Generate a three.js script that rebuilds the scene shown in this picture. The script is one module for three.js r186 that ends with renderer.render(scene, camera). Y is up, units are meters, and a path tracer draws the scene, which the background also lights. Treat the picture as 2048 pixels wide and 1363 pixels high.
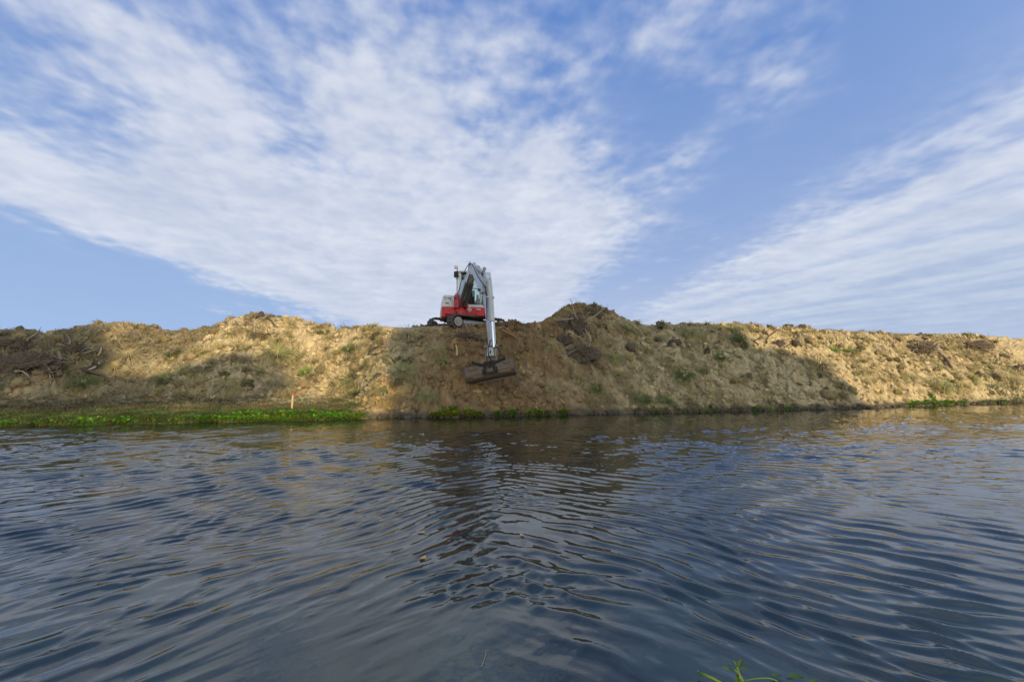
import * as THREE from 'three';
import { RoundedBoxGeometry } from 'three/addons/geometries/RoundedBoxGeometry.js';
import { mergeGeometries, mergeVertices } from 'three/addons/utils/BufferGeometryUtils.js';

// ------------------------------------------------------------------ camera, sky, sun, exposure
const scene = new THREE.Scene();
const CAM_H = 1.5, PITCH = 0.0809, FOCAL = 900, CX = 1024, CY = 681.5;   // pixels of the 2048 x 1363 photograph
const camera = new THREE.PerspectiveCamera(2 * Math.atan(CY / FOCAL) * 180 / Math.PI, 1024 / 681, 0.05, 3000);
camera.position.set(0, CAM_H, 0);
camera.rotation.set(PITCH, 0, 0);
const SUN_AZ = 0.45, SUN_EL = 0.36;                                        // behind the camera, to its right
const sunDir = new THREE.Vector3(Math.sin(SUN_AZ) * Math.cos(SUN_EL), Math.sin(SUN_EL), Math.cos(SUN_AZ) * Math.cos(SUN_EL));
const sun = new THREE.DirectionalLight(new THREE.Color().setRGB(1, 0.84, 0.60), 3.5);
sun.name = 'sun';
sun.target.position.set(0, 0, -18);
sun.position.copy(sunDir).multiplyScalar(150).add(sun.target.position);
sun.castShadow = true;
sun.shadow.radius = 1.5;
sun.shadow.mapSize.set(4096, 4096);
Object.assign(sun.shadow.camera, { left: -60, right: 60, top: 50, bottom: -50, near: 10, far: 320 });
scene.add(sun, sun.target);
const renderer = new THREE.WebGLRenderer({ antialias: true });
renderer.toneMapping = THREE.LinearToneMapping;
renderer.toneMappingExposure = 1.05;
renderer.shadowMap.enabled = true;

// ------------------------------------------------------------------ noise and small tools
const { lerp, clamp } = THREE.MathUtils;
const sm = (a, b, x) => { const t = clamp((x - a) / (b - a), 0, 1); return t * t * (3 - 2 * t); };   // a may be the larger one
function rng(seed) {
  let s = seed >>> 0;
  return () => { s = (s + 0x6d2b79f5) | 0; let t = Math.imul(s ^ (s >>> 15), 1 | s); t = (t + Math.imul(t ^ (t >>> 7), 61 | t)) ^ t; return ((t ^ (t >>> 14)) >>> 0) / 4294967296; };
}
const GX = new Float32Array(256), GY = new Float32Array(256), PERM = new Uint8Array(512);
{
  const r = rng(77), p = [...Array(256).keys()];
  for (let i = 255; i > 0; i--) { const j = Math.floor(r() * (i + 1)); [p[i], p[j]] = [p[j], p[i]]; }
  for (let i = 0; i < 512; i++) PERM[i] = p[i & 255];
  for (let i = 0; i < 256; i++) { const a = r() * Math.PI * 2; GX[i] = Math.cos(a); GY[i] = Math.sin(a); }
}
function noise(x, y) {                                                     // about -1 .. 1
  const ix = Math.floor(x), iy = Math.floor(y), fx = x - ix, fy = y - iy;
  const u = fx * fx * fx * (fx * (fx * 6 - 15) + 10), v = fy * fy * fy * (fy * (fy * 6 - 15) + 10);
  const X = ix & 255, Y = iy & 255, a = PERM[PERM[X] + Y], b = PERM[PERM[X + 1] + Y], c = PERM[PERM[X] + ((Y + 1) & 255)], d = PERM[PERM[X + 1] + ((Y + 1) & 255)];
  const n0 = GX[a] * fx + GY[a] * fy, n1 = GX[b] * (fx - 1) + GY[b] * fy, n2 = GX[c] * fx + GY[c] * (fy - 1), n3 = GX[d] * (fx - 1) + GY[d] * (fy - 1);
  return 1.5 * (n0 + (n1 - n0) * u + (n2 + (n3 - n2) * u - n0 - (n1 - n0) * u) * v);
}
function fbm(x, y, oct) {
  let s = 0, a = 0.5, t = 0;
  for (let i = 0; i < oct; i++) { s += a * noise(x, y); t += a; a *= 0.5; const nx = x * 1.62 - y * 1.21 + 17.3; y = x * 1.21 + y * 1.62 - 9.1; x = nx; }
  return s / t;
}
const table = (pts, x) => {                                                // piecewise linear
  if (x <= pts[0][0]) return pts[0][1];
  for (let i = 1; i < pts.length; i++) if (x <= pts[i][0]) { const [a, b] = [pts[i - 1], pts[i]]; return lerp(a[1], b[1], (x - a[0]) / (b[0] - a[0])); }
  return pts[pts.length - 1][1];
};
const V = (x, y, z) => new THREE.Vector3(x, y, z);
const CP = Math.cos(PITCH), SP = Math.sin(PITCH);
function ray(px, py) { const x = (px - CX) / FOCAL, y = (CY - py) / FOCAL; return V(x, y * CP + SP, y * SP - CP); }
function at(px, py, depth) { const r = ray(px, py); return r.multiplyScalar(depth / -r.z).add(V(0, CAM_H, 0)); }
const rgb = (r, g, b) => new THREE.Color().setRGB(r, g, b);
const names = new Map();
function numbered(name) { const n = names.get(name) ?? 0; names.set(name, n + 1); return n ? name + '_' + String(n).padStart(3, '0') : name; }
function tag(o, label, category, group, kind) {
  o.userData.label = label; o.userData.category = category;
  if (group) o.userData.group = group;
  if (kind) o.userData.kind = kind;
  return o;
}
function shadows(m) { m.castShadow = m.receiveShadow = true; return m; }
function mesh(name, geo, mat, parent = scene) {
  const g = Array.isArray(geo) ? (geo.length > 1 ? mergeGeometries(geo.map((q) => (q.index ? q.toNonIndexed() : q)).map((q) => { for (const k of Object.keys(q.attributes)) if (!['position', 'normal', 'uv'].includes(k)) q.deleteAttribute(k); return q; })) : geo[0]) : geo;
  const m = shadows(new THREE.Mesh(g, mat));
  m.name = parent === scene ? numbered(name) : name;
  parent.add(m);
  return m;
}
function thing(name, pos, label, category, group) {
  const g = new THREE.Group();
  g.name = numbered(name); g.position.copy(pos); scene.add(g);
  return tag(g, label, category, group);
}
function structure(name, geo, mat) { const m = mesh(name, geo, mat); m.userData.kind = 'structure'; return m; }
function noiseTexture(size, f, repeat, srgb = false) {
  const d = new Uint8Array(size * size * 4);
  for (let j = 0; j < size; j++) for (let i = 0; i < size; i++) {
    const c = f(i / size, j / size), o = (j * size + i) * 4;
    d[o] = 255 * clamp(c[0], 0, 1); d[o + 1] = 255 * clamp(c[1] ?? c[0], 0, 1); d[o + 2] = 255 * clamp(c[2] ?? c[0], 0, 1); d[o + 3] = 255;
  }
  const t = new THREE.DataTexture(d, size, size);
  t.wrapS = t.wrapT = THREE.RepeatWrapping; t.magFilter = t.minFilter = THREE.LinearFilter;
  if (srgb) t.colorSpace = THREE.SRGBColorSpace;
  t.repeat.set(repeat, repeat); t.needsUpdate = true;
  return t;
}
const tiled = (u, v, k, oct) => {                                          // fbm that repeats over 0..1
  const a = (x, y) => fbm(x * k, y * k, oct), w = (t) => sm(0, 1, t);
  return lerp(lerp(a(u, v), a(u - 1, v), w(u)), lerp(a(u, v - 1), a(u - 1, v - 1), w(u)), w(v)) * 1.4;
};

// ------------------------------------------------------------------ sky: air and cloud streets on one high layer
{
  const W = 3072, H = 1536, data = new Float32Array(W * H * 4);
  for (let row = 0; row < H; row++) {
    const up = ((row + 0.5) / H - 0.5) * Math.PI, y = Math.sin(up), h = Math.max(0, y);
    const k = Math.min(1.12, h / 0.66);
    for (let col = 0; col < W; col++) {
      const o = (row * W + col) * 4, round = ((col + 0.5) / W - 0.5) * 2 * Math.PI, dx = Math.cos(round) * Math.cos(up), dz = Math.sin(round) * Math.cos(up);
      // clear air
      let r = lerp(0.385, 0.09, k), g = lerp(0.51, 0.218, k), b = lerp(0.75, 0.56, k);
      r += 0.03 * sm(0.5, 0, h) * dx; g -= 0.01 * dx * sm(0.4, 0, h); b -= 0.05 * dx * sm(0.4, 0, h);
      if (y > 0) {
        const inv = 1 / (y + 0.012), x = dx * inv, z = -dz * inv;
        const far = Math.abs(z), wx = x + 0.28 * fbm(x * 0.9 + 3, z * 0.5, 3), big = fbm(x * 0.7, z * 0.28 + 5, 4), fine = 1 / (1 + 0.02 * (x * x + z * z));
        const edgeR = lerp(0.30, 0.98, sm(1.4, 2.9, z)) + 0.25 * big;
        let cov = sm(-3.05, -2.45, wx + 0.2 * big) * (1 - sm(edgeR - 0.35, edgeR + 0.28, wx));
        cov *= lerp(0.80, 1, sm(1.2, 2.2, far)) * lerp(0.12, 1, sm(0.75, 1.6, Math.hypot(x, z)));
        const streak = fbm(x * 2.2 + z * 0.7, z * 0.5 - x * 0.15, 5), lumps = fbm(x * 4.6 + 1.2 * streak, z * 4.6 + 4, 5), cells = fbm(x * 12, z * 11 + 9, 4), mid = fbm(x * 1.7 + 8, z * 1.5 + 2, 4);
        const thin = 0.40 * sm(edgeR - 0.25, edgeR + 0.1, wx) * sm(1.15, 0.8, wx) * sm(-0.25, 0.25, mid) * sm(3.4, 2.2, far);
        const wr = x + 0.10 * fbm(x * 2, z * 0.4 + 30, 4);
        const sheet = sm(1.42, 2.3, wr) * lerp(1, 0.5, sm(3.0, 8, wr)) * lerp(0.6, 1, sm(-0.35, 0.3, streak)) + 0.16 * sm(1.2, 1.75, wr);
        const wisps = 0.34 * sm(1.0, 1.3, wr) * sm(1.8, 1.45, wr) * sm(0.0, 0.4, streak + 0.4 * lumps);
        const puff = Math.exp(-(((x + 3.75) / 0.42) ** 2) - (((z - 5.9) / 0.6) ** 2)) * 0.9;
        const frayed = 0.75 * sm(-3.4, -2.75, wx) * sm(-2.2, -2.7, wx) * sm(-0.25, 0.3, streak);
        let c = Math.max(cov * lerp(1, lerp(0.35, 1.1, sm(-0.35, 0.25, mid + 0.35 * streak)), sm(2.6, 1.3, far)), sheet * 0.86, thin, wisps, puff * sm(-0.3, 0.4, streak), frayed);
        const rough = (0.75 * lumps + 0.70 * cells * fine + 0.40 * streak) * lerp(1.0, 0.5, sm(0.8, 1, c) * sm(1.2, 2.6, far)) * lerp(1, 0.5, sm(1.6, 2.6, wr));
        c = c + rough * 0.95 * Math.min(1, c * 2.2) * (1 - 0.45 * c);
        let a = sm(-0.2, 1.2, c) * 0.94;
        const lit = clamp(0.5 + 0.5 * lumps * fine - 0.55 * mid + 0.2 * cells * fine + 0.3 * streak, 0, 1), low = sm(0.5, 0.05, y);
        const cr = lerp(0.545, 0.73, lit) - 0.03 * low, cg = lerp(0.595, 0.765, lit) - 0.02 * low, cb = lerp(0.725, 0.85, lit) - 0.01 * low;
        a = Math.max(a, 0.5 * sm(0.30, 0.03, y) * sm(-0.3, 1.4, wr));
        const right = sm(1.5, 5, wr) * 0.12;
        r = lerp(r, cr - right, a); g = lerp(g, cg - right * 0.7, a); b = lerp(b, cb - right * 0.55, a);
      }
      const cosSun = dx * sunDir.x + y * sunDir.y + dz * sunDir.z, ang = Math.acos(clamp(cosSun, -1, 1)), addedGlow = 1.0 * sm(-0.25, 0.9, cosSun) + 3.6 * Math.exp(-ang / 0.36);   // warm glow added to the unseen sun-side sky to lift the shaded bank
      data[o] = r + 0.46 * addedGlow * (0.4 + r); data[o + 1] = g + 0.40 * addedGlow * (0.4 + g); data[o + 2] = b + 0.27 * addedGlow * (0.4 + b); data[o + 3] = 1;
    }
  }
  const t = new THREE.DataTexture(data, W, H, THREE.RGBAFormat, THREE.FloatType);
  t.mapping = THREE.EquirectangularReflectionMapping; t.magFilter = t.minFilter = THREE.LinearFilter; t.needsUpdate = true;
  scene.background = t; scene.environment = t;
}

// ------------------------------------------------------------------ the far bank as a height field
const onWater = (px, py) => { const r = ray(px, py); return r.multiplyScalar(-CAM_H / r.y).add(V(0, CAM_H, 0)); };
const shore = [[-260, 860], [0, 852], [150, 850], [300, 847], [420, 844], [560, 842], [700, 838], [760, 835], [870, 834.5], [960, 833], [1060, 831], [1140, 829], [1300, 826], [1480, 822], [1700, 817], [1800, 813], [1900, 809], [2048, 805], [2300, 799]]
  .map(([x, y]) => onWater(x, y)).map((p) => [p.x, p.z]);
{ // straight on beyond the frame
  const a = shore[0], b = shore[shore.length - 1];
  shore.unshift([-130, a[1] + (a[0] + 130) * 0.2]); shore.push([160, b[1] - (160 - b[0]) * 0.27]);
}
const zShore = (x) => table(shore, x) + 0.10 * noise(x * 0.9, 3) + 0.05 * noise(x * 2.7, 8);
const bankW = (x) => table([[-40, 8], [-10, 7.7], [-7, 5.6], [-5, 3.9], [-3.5, 3.4], [1.2, 3.4], [3.2, 4.8], [8, 5.2], [60, 5.4]], x);
const ridgePx = [[-300, 660], [0, 660], [40, 659], [75, 664], [120, 660], [150, 655], [180, 647], [230, 644], [300, 646], [315, 657], [350, 660], [400, 656], [430, 651], [455, 641], [480, 632], [510, 628], [545, 633], [590, 634], [625, 642], [640, 648], [670, 656], [740, 651], [790, 652], [830, 654], [850, 648], [880, 646], [905, 650], [960, 650], [1010, 642], [1040, 633], [1080, 633], [1110, 624], [1140, 607], [1165, 604], [1190, 613], [1230, 624], [1260, 641], [1300, 649], [1350, 646], [1400, 647], [1470, 649], [1500, 651], [1560, 656], [1620, 656], [1660, 661], [1720, 663], [1800, 669], [1850, 668], [1900, 667], [1960, 669], [2000, 673], [2048, 677], [2400, 690]];
const ridge = ridgePx.map(([px, py]) => {
  let d = 21, p;
  for (let i = 0; i < 30; i++) { p = at(px, py, d); d = lerp(d, -(table(shore, p.x) - bankW(p.x)), 0.6); }
  return [p.x, p.y];
});
const ledge = (x) => 1 - sm(-7.4, -4.9, x);
function baseHeight(x, z) {
  const d = zShore(x) - z, L = ledge(x), w = bankW(x), yR = table(ridge, x), d0 = lerp(0.22, 3.6, L), y0 = lerp(0.2, 0.74, L);
  if (d < 0) return Math.max(d * 0.55, -1.1) - 0.02;
  if (d < d0) return L < 0.05 ? y0 * d / d0 : lerp(y0 * d / d0, 0.13 * sm(0, 0.22, d) + 0.62 * Math.pow(d / d0, 1.25), L);
  if (d < w) { const s = (d - d0) / (w - d0); return y0 + (yR - y0) * lerp(s, 1 - Math.pow(1 - s, 1.5), 0.6); }
  const plateau = 3.45, e = d - w;
  return yR > 3.9 ? Math.max(Math.min(plateau, yR), yR - Math.max(0, e - 0.35) * 0.62) : lerp(yR, Math.min(yR, plateau), sm(0.5, 6, e));
}
const padFlat = (x, z) => sm(4.2, 2.4, Math.hypot((x + 2.2) * 0.9, z + 22.3));    // ground levelled under the excavator
function clods(x, z, d) {
  const wx = x + 0.25 * noise(x * 1.7, z * 1.7 + 40), wz = z + 0.25 * noise(x * 1.7 + 60, z * 1.7);
  const big = fbm(wx * 0.55, wz * 0.7, 3), lumps = 1 - 2 * Math.abs(noise(wx * 1.25 + 9, wz * 1.5)), small = 1 - 2 * Math.abs(noise(wx * 3.1, wz * 3.4 + 5)), grit = fbm(x * 6.5, z * 6.5, 3);
  const g = noise((x * 0.9 + d * 0.75) * 2.1, (x * 0.6 - d * 0.9) * 0.55 + 31), g2 = noise((x * 0.9 + d * 0.75) * 6 + 4, (x * 0.6 - d * 0.9) * 1.3);
  const c1 = Math.pow(1 - Math.abs(noise(wx * 1.9 + 30, wz * 2.2)), 9), c2 = Math.pow(1 - Math.abs(noise(wx * 4.3, wz * 4.8 + 70)), 7);
  const right = sm(4, 10, x), patch = 0.45 + 0.75 * sm(-0.25, 0.4, fbm(x * 0.5 + 20, z * 0.5, 2));
  return patch * (0.30 * big - 0.12 * lumps - 0.075 * small - 0.20 * c1 - 0.10 * c2) + 0.09 * grit + 0.035 * noise(x * 13, z * 13) * patch + right * (0.21 * g + 0.13 * g2) - (1 - right) * 0.03 * g;
}
function heightAt(x, z) {
  const d = zShore(x) - z, L = ledge(x), w = bankW(x);
  let amp = sm(-0.1, 0.7, d) * lerp(1, 0.22, L * sm(3.9, 3.1, d));
  amp *= lerp(1, 0.55, sm(w - 0.9, w + 0.2, d));
  let y = baseHeight(x, z) + amp * clods(x, z, d);
  // the bite taken out of the slope behind the bucket
  y -= 0.45 * Math.exp(-(((x + 0.7) / 1.5) ** 2) - (((d - 1.5) / 0.75) ** 2));
  return lerp(y, 3.85, padFlat(x, z) * sm(w - 0.45, w + 0.25, d));
}
function onBank(px, py) {
  const r = ray(px, py).normalize(), p = V(0, CAM_H, 0);
  let t = 10;
  for (; t < 45; t += 0.03) { p.set(0, CAM_H, 0).addScaledVector(r, t); if (p.y < heightAt(p.x, p.z)) break; }
  return V(p.x, heightAt(p.x, p.z), p.z);
}
function groundNormal(x, z, e = 0.12) { return V(heightAt(x - e, z) - heightAt(x + e, z), 2 * e, heightAt(x, z - e) - heightAt(x, z + e)).normalize(); }
// soil that differs from place to place: [px, py, rx, ry, kind, strength]
const SAND = [0.60, 0.445, 0.21], RUST = [0.24, 0.145, 0.055], BROWN = [0.35, 0.24, 0.10], DARK = [0.115, 0.083, 0.045], ORANGE = [0.50, 0.29, 0.085], GREY = [0.50, 0.385, 0.19], GREEN = [0.11, 0.125, 0.04];
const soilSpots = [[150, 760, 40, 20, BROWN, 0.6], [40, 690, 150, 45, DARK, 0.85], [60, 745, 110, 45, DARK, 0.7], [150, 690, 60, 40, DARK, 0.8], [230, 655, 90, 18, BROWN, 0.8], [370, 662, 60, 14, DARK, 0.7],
  [255, 690, 30, 14, DARK, 0.7], [910, 672, 110, 30, RUST, 0.9], [900, 730, 80, 60, BROWN, 0.85], [1000, 690, 70, 60, RUST, 0.9], [1010, 790, 100, 55, RUST, 0.9], [985, 765, 70, 22, DARK, 0.45], [1090, 650, 80, 60, RUST, 0.8], [1165, 665, 75, 60, DARK, 0.75], [1165, 705, 60, 40, DARK, 0.6], [1150, 622, 95, 34, RUST, 0.95], [1200, 660, 60, 40, BROWN, 0.8],
  [1090, 750, 60, 60, RUST, 0.7], [770, 790, 55, 40, ORANGE, 0.9], [910, 768, 26, 22, ORANGE, 0.8], [1055, 642, 32, 12, ORANGE, 0.6], [985, 800, 40, 16, ORANGE, 0.4], [850, 800, 50, 20, BROWN, 0.7], [1400, 690, 150, 60, GREY, 0.8], [1560, 760, 180, 50, GREY, 0.9], [1300, 770, 150, 60, GREY, 0.8],
  [420, 740, 170, 36, GREY, 0.8], [560, 770, 80, 26, BROWN, 0.5], [1180, 800, 120, 30, GREY, 0.6], [830, 690, 60, 45, GREY, 0.6], [1930, 695, 110, 20, BROWN, 0.6], [1840, 700, 60, 22, BROWN, 0.5]]
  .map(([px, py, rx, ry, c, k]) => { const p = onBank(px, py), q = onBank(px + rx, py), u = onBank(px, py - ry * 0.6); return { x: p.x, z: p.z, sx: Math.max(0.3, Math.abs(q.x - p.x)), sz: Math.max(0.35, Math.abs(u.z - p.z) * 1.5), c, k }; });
function soil(x, z, y) {
  const d = zShore(x) - z, L = ledge(x), c = [...SAND];
  const mixTo = (t, k) => { for (let i = 0; i < 3; i++) c[i] = lerp(c[i], t[i], k); };
  const n1 = fbm(x * 0.8 + 5, z * 0.8, 4), n2 = fbm(x * 2.3, z * 2.3 + 7, 3), n3 = noise(x * 9, z * 9);
  mixTo(GREY, 0.6 * sm(-0.1, 0.5, n1)); mixTo(BROWN, 0.55 * sm(0.1, 0.55, n2));
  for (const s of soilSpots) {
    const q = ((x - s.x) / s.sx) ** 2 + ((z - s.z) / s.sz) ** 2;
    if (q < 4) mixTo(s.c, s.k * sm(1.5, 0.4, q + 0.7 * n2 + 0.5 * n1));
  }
  mixTo(RUST, sm(-4.8, -3.2, x) * sm(6.6, 3.5, x) * clamp(0.62 + 0.6 * n1 + 0.3 * n2, 0, 0.92) * sm(0.35, 0.75, y + 0.3));
  mixTo(DARK, 0.9 * sm(0.34, 0.12, y + 0.16 * n2) * (1 - L));                // wet at the waterline
  if (L > 0 && d < 4.2) {
    mixTo(GREY, L * 0.4); mixTo(DARK, L * 0.45 * sm(-0.2, 0.4, n1)); mixTo(GREEN, L * sm(2.6, 1.0, d + 1.2 * n1) * 0.75);
  }
  mixTo(GREEN, 0.22 * sm(0.25, 0.6, fbm(x * 1.1 + 40, z * 1.3, 3)));
  mixTo(DARK, 0.55 * sm(0.15, 0.6, fbm(x * 2.0 + 15, z * 2.4 + 3, 4))); mixTo(SAND, 0.4 * sm(0.2, 0.5, fbm(x * 1.7 + 70, z * 2.1 + 3, 3)));
  const v = 1 + 0.26 * n3 + 0.22 * noise(x * 4 + 7, z * 4);
  return c.map((q) => clamp(q * v, 0.015, 0.7));
}
const soilBump = noiseTexture(512, (u, v) => [0.5 + 0.35 * tiled(u, v, 14, 4) + 0.25 * tiled(u + 0.3, v + 0.6, 45, 2)], 1);
const soilMat = new THREE.MeshStandardMaterial({ vertexColors: true, roughness: 1, bumpMap: soilBump, bumpScale: 0.055 });
{
  const xs = [], ds = [];
  for (let x = -25.5; x < 36; x += x < -18 ? 0.06 : 0.044 + 0.0009 * Math.max(0, x)) xs.push(x);
  for (let x = -25.5, s = 0.08; x > -125; s *= 1.12) { x -= s; xs.unshift(x); }
  for (let x = 36, s = 0.12; x < 150; s *= 1.12) { x += s; xs.push(x); }
  for (let d = -2.4; d < -0.3; d += 0.2) ds.push(d);
  for (let d = -0.3; d < 9.2; d += 0.042) ds.push(d);
  for (let d = 9.2, s = 0.06; d < 400; s *= 1.12) { ds.push(d); d += s; }
  const nx = xs.length, nd = ds.length, pos = new Float32Array(nx * nd * 3), col = new Float32Array(nx * nd * 3), uv = new Float32Array(nx * nd * 2), idx = new Uint32Array((nx - 1) * (nd - 1) * 6);
  for (let i = 0; i < nx; i++) {
    const x = xs[i], zs = zShore(x);
    for (let j = 0; j < nd; j++) {
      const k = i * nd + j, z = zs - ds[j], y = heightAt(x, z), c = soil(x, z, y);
      pos.set([x, y, z], k * 3); col.set(c, k * 3); uv.set([x / 0.9, ds[j] / 0.7], k * 2);
    }
  }
  let q = 0;
  for (let i = 0; i < nx - 1; i++) for (let j = 0; j < nd - 1; j++) { const a = i * nd + j, b = a + nd; idx.set([a, b, a + 1, b, b + 1, a + 1], q); q += 6; }
  const g = new THREE.BufferGeometry();
  g.setAttribute('position', new THREE.BufferAttribute(pos, 3)); g.setAttribute('color', new THREE.BufferAttribute(col, 3)); g.setAttribute('uv', new THREE.BufferAttribute(uv, 2));
  g.setIndex(new THREE.BufferAttribute(idx, 1)); g.computeVertexNormals();
  structure('river_bank', g, soilMat);
}

// ------------------------------------------------------------------ river bed, near bank and water
const bedHeight = (x, z) => lerp(-0.16, -1.15, sm(-1.0, -9, z)) + 0.07 * fbm(x * 0.9, z * 0.9, 3) + (z > 0.4 ? (z - 0.4) * 0.35 : 0);
function sheet(xs, zs, h, colour, uvScale) {
  const nx = xs.length, nz = zs.length, pos = new Float32Array(nx * nz * 3), uv = new Float32Array(nx * nz * 2), col = colour && new Float32Array(nx * nz * 3), idx = new Uint32Array((nx - 1) * (nz - 1) * 6);
  for (let i = 0; i < nx; i++) for (let j = 0; j < nz; j++) {
    const k = i * nz + j; pos.set([xs[i], h(xs[i], zs[j]), zs[j]], k * 3); uv.set([xs[i] / uvScale, zs[j] / uvScale], k * 2);
    if (col) col.set(colour(xs[i], zs[j]), k * 3);
  }
  let q = 0;
  for (let i = 0; i < nx - 1; i++) for (let j = 0; j < nz - 1; j++) { const a = i * nz + j, b = a + nz; idx.set([a, a + 1, b, b, a + 1, b + 1], q); q += 6; }
  const g = new THREE.BufferGeometry();
  g.setAttribute('position', new THREE.BufferAttribute(pos, 3)); g.setAttribute('uv', new THREE.BufferAttribute(uv, 2));
  if (col) g.setAttribute('color', new THREE.BufferAttribute(col, 3));
  g.setIndex(new THREE.BufferAttribute(idx, 1)); g.computeVertexNormals();
  return g;
}
const spread = (from, to, f) => { const a = []; let x = from; while (x < to) { a.push(x); x += f(x); } a.push(to); return a; };
{
  const xs = spread(-125, 150, (x) => 0.06 + 0.07 * Math.abs(x)), zs = spread(-60, 1.2, (z) => 0.05 + 0.05 * Math.abs(z));
  const mud = (x, z) => { const n = fbm(x * 1.3, z * 1.6, 4), m = fbm(x * 5, z * 6, 3), w = sm(0.1, 0.4, fbm(x * 2.2 + 9, z * 2.6, 3)), k = (0.13 + 0.26 * sm(-0.4, 0.5, n) + 0.07 * m) * lerp(1, 0.5, sm(-3, -8, z)); return [k * lerp(1.05, 0.55, w), k * lerp(0.96, 0.72, w), k * lerp(0.72, 0.4, w)]; };  // mottled mud; light lost in deeper water is painted in as darker bed
  structure('river_bed', sheet(xs, zs, bedHeight, mud, 1), new THREE.MeshStandardMaterial({ vertexColors: true, roughness: 1 }));
  const back = (x, z) => 0.02 + 1.2 * sm(1.2, 7, z) + 0.12 * fbm(x * 0.5, z * 0.5, 3) * sm(1.2, 3, z);
  structure('near_bank', sheet(spread(-300, 300, (x) => 0.4 + 0.06 * Math.abs(x)), spread(1.2, 500, (z) => 0.3 + 0.06 * z), (x, z) => (z < 1.3 ? bedHeight(x, z) : back(x, z)),
    (x, z) => { const n = fbm(x * 0.6, z * 0.6, 3); return [0.08 + 0.03 * n, 0.10 + 0.02 * n, 0.035]; }, 1), new THREE.MeshStandardMaterial({ vertexColors: true, roughness: 1 }));
}
function wave(x, z) {
  const wx = x + 0.24 * noise(x * 0.5, z * 0.5 + 3) + 0.05 * noise(x * 1.7 + 8, z * 1.7), wz = z + 0.24 * noise(x * 0.5 + 31, z * 0.5) + 0.05 * noise(x * 1.7, z * 1.7 + 12);
  const crest = (p) => Math.sin(p) - 0.22 * Math.cos(2 * p);
  const D = Math.hypot(x, z), bank = z - zShore(x), calm = 1 - 0.90 * Math.exp(-(((x + 1.1) / 1.5) ** 2) - (((z + 2.1) / 1.25) ** 2));
  const m1 = 0.30 + 0.85 * sm(-0.45, 0.5, noise(x * 0.33 + 4, z * 0.38)), m2 = sm(-0.3, 0.5, noise(x * 0.45 + 60, z * 0.5)), m3 = sm(-0.1, 0.6, noise(x * 0.7, z * 0.7 + 70));
  const br = 0.5 + 0.8 * sm(-0.5, 0.5, noise(x * 1.1 + 0.8 * z, z * 1.1 - 0.8 * x + 20)), far = sm(5, 12, D);
  // two trains of ripples that run together in mid-stream
  const train = (ang, l, ph) => crest((wx * Math.cos(ang) + wz * Math.sin(ang)) * 6.2832 / (0.82 * l) + ph), flat = 0.30 * sm(4, 11, D);
  const aL = 0.69 + flat, aR = 2.265 - flat, wL = sm(0.5, -1.0, x + 0.6 * noise(x * 0.5, z * 0.5 + 9)), wR = sm(-0.8, 0.5, x + 0.6 * noise(x * 0.5 + 5, z * 0.5));
  const n1 = 0.45 + 0.9 * sm(-0.45, 0.45, noise(x * 1.9 + 3, z * 1.9)), n2 = 0.35 + 1.1 * sm(-0.4, 0.45, noise(x * 2.6, z * 2.6 + 40)), n3 = 0.3 + 1.2 * sm(-0.3, 0.5, noise(x * 3.4 + 70, z * 3.4));
  const L3 = n1 * m1 * 0.0058 * train(aL, 0.28, 0) + n2 * (0.3 + 0.7 * m2) * 0.0044 * train(aL + 0.34, 0.215, 2) + n3 * (0.3 + 0.7 * m3) * 0.0028 * train(aL - 0.36, 0.16, 4) + n2 * 0.0007 * train(aL + 0.1, 0.085, 1);
  const R3 = n2 * m1 * 0.0060 * train(aR, 0.30, 1) + n1 * (0.3 + 0.7 * m2) * 0.0044 * train(aR - 0.30, 0.225, 3) + n3 * (0.3 + 0.7 * m3) * 0.0028 * train(aR + 0.34, 0.165, 5) + n1 * 0.0007 * train(aR - 0.1, 0.085, 2);
  let h = br * (wL * L3 + wR * R3);
  h += far * (0.0042 * crest((wz * 0.93 + wx * 0.36) * 6.2832 / 0.36) * (0.4 + m3) + 0.0042 * crest((wz * 0.95 - wx * 0.30) * 6.2832 / 0.45 + 1) * (0.4 + m2));
  h += (0.35 + 1.3 * far) * 0.0014 * crest((wz * 0.9 + wx * 0.43) * 6.2832 / 0.2 + 2 * noise(x * 2, z * 2)) * m3 * sm(1.5, 4, D);
  h += 0.0011 * (fbm(x * 9, z * 9, 2)) * sm(2, 4, D) + 0.0048 * noise(x * 0.9 + 3, z * 1.3) + 0.0017 * fbm(x * 4, z * 5, 2);
  return 1.32 * h * calm * lerp(lerp(0.8, 0.3, Math.exp(-(((x + 1) / 6) ** 2))), 1, sm(0.5, lerp(4.5, 9, Math.exp(-(((x + 1) / 6) ** 2))), bank)) * lerp(1, 0.9, sm(1.5, 4, x));
}
const ripple = noiseTexture(1024, (u, v) => [0.5 + 0.45 * tiled(u, v, 22, 3)], 1);
const waterMat = new THREE.MeshPhysicalMaterial({ color: rgb(0.26, 0.35, 0.35), roughness: 0.015, ior: 1.62, transmission: 0.98, thickness: 0, specularIntensity: 1, bumpMap: ripple, bumpScale: 0.0006 });
const waterXs = spread(-120, 150, (x) => 0.0105 + 0.0052 * Math.abs(x)), waterZs = spread(-48, 1.6, (z) => (z > -1.5 ? 0.05 : 0.0045 + 0.0052 * Math.abs(z)));
const water = structure('river_water', sheet(waterXs, waterZs, wave, null, 1.3), waterMat);

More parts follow.
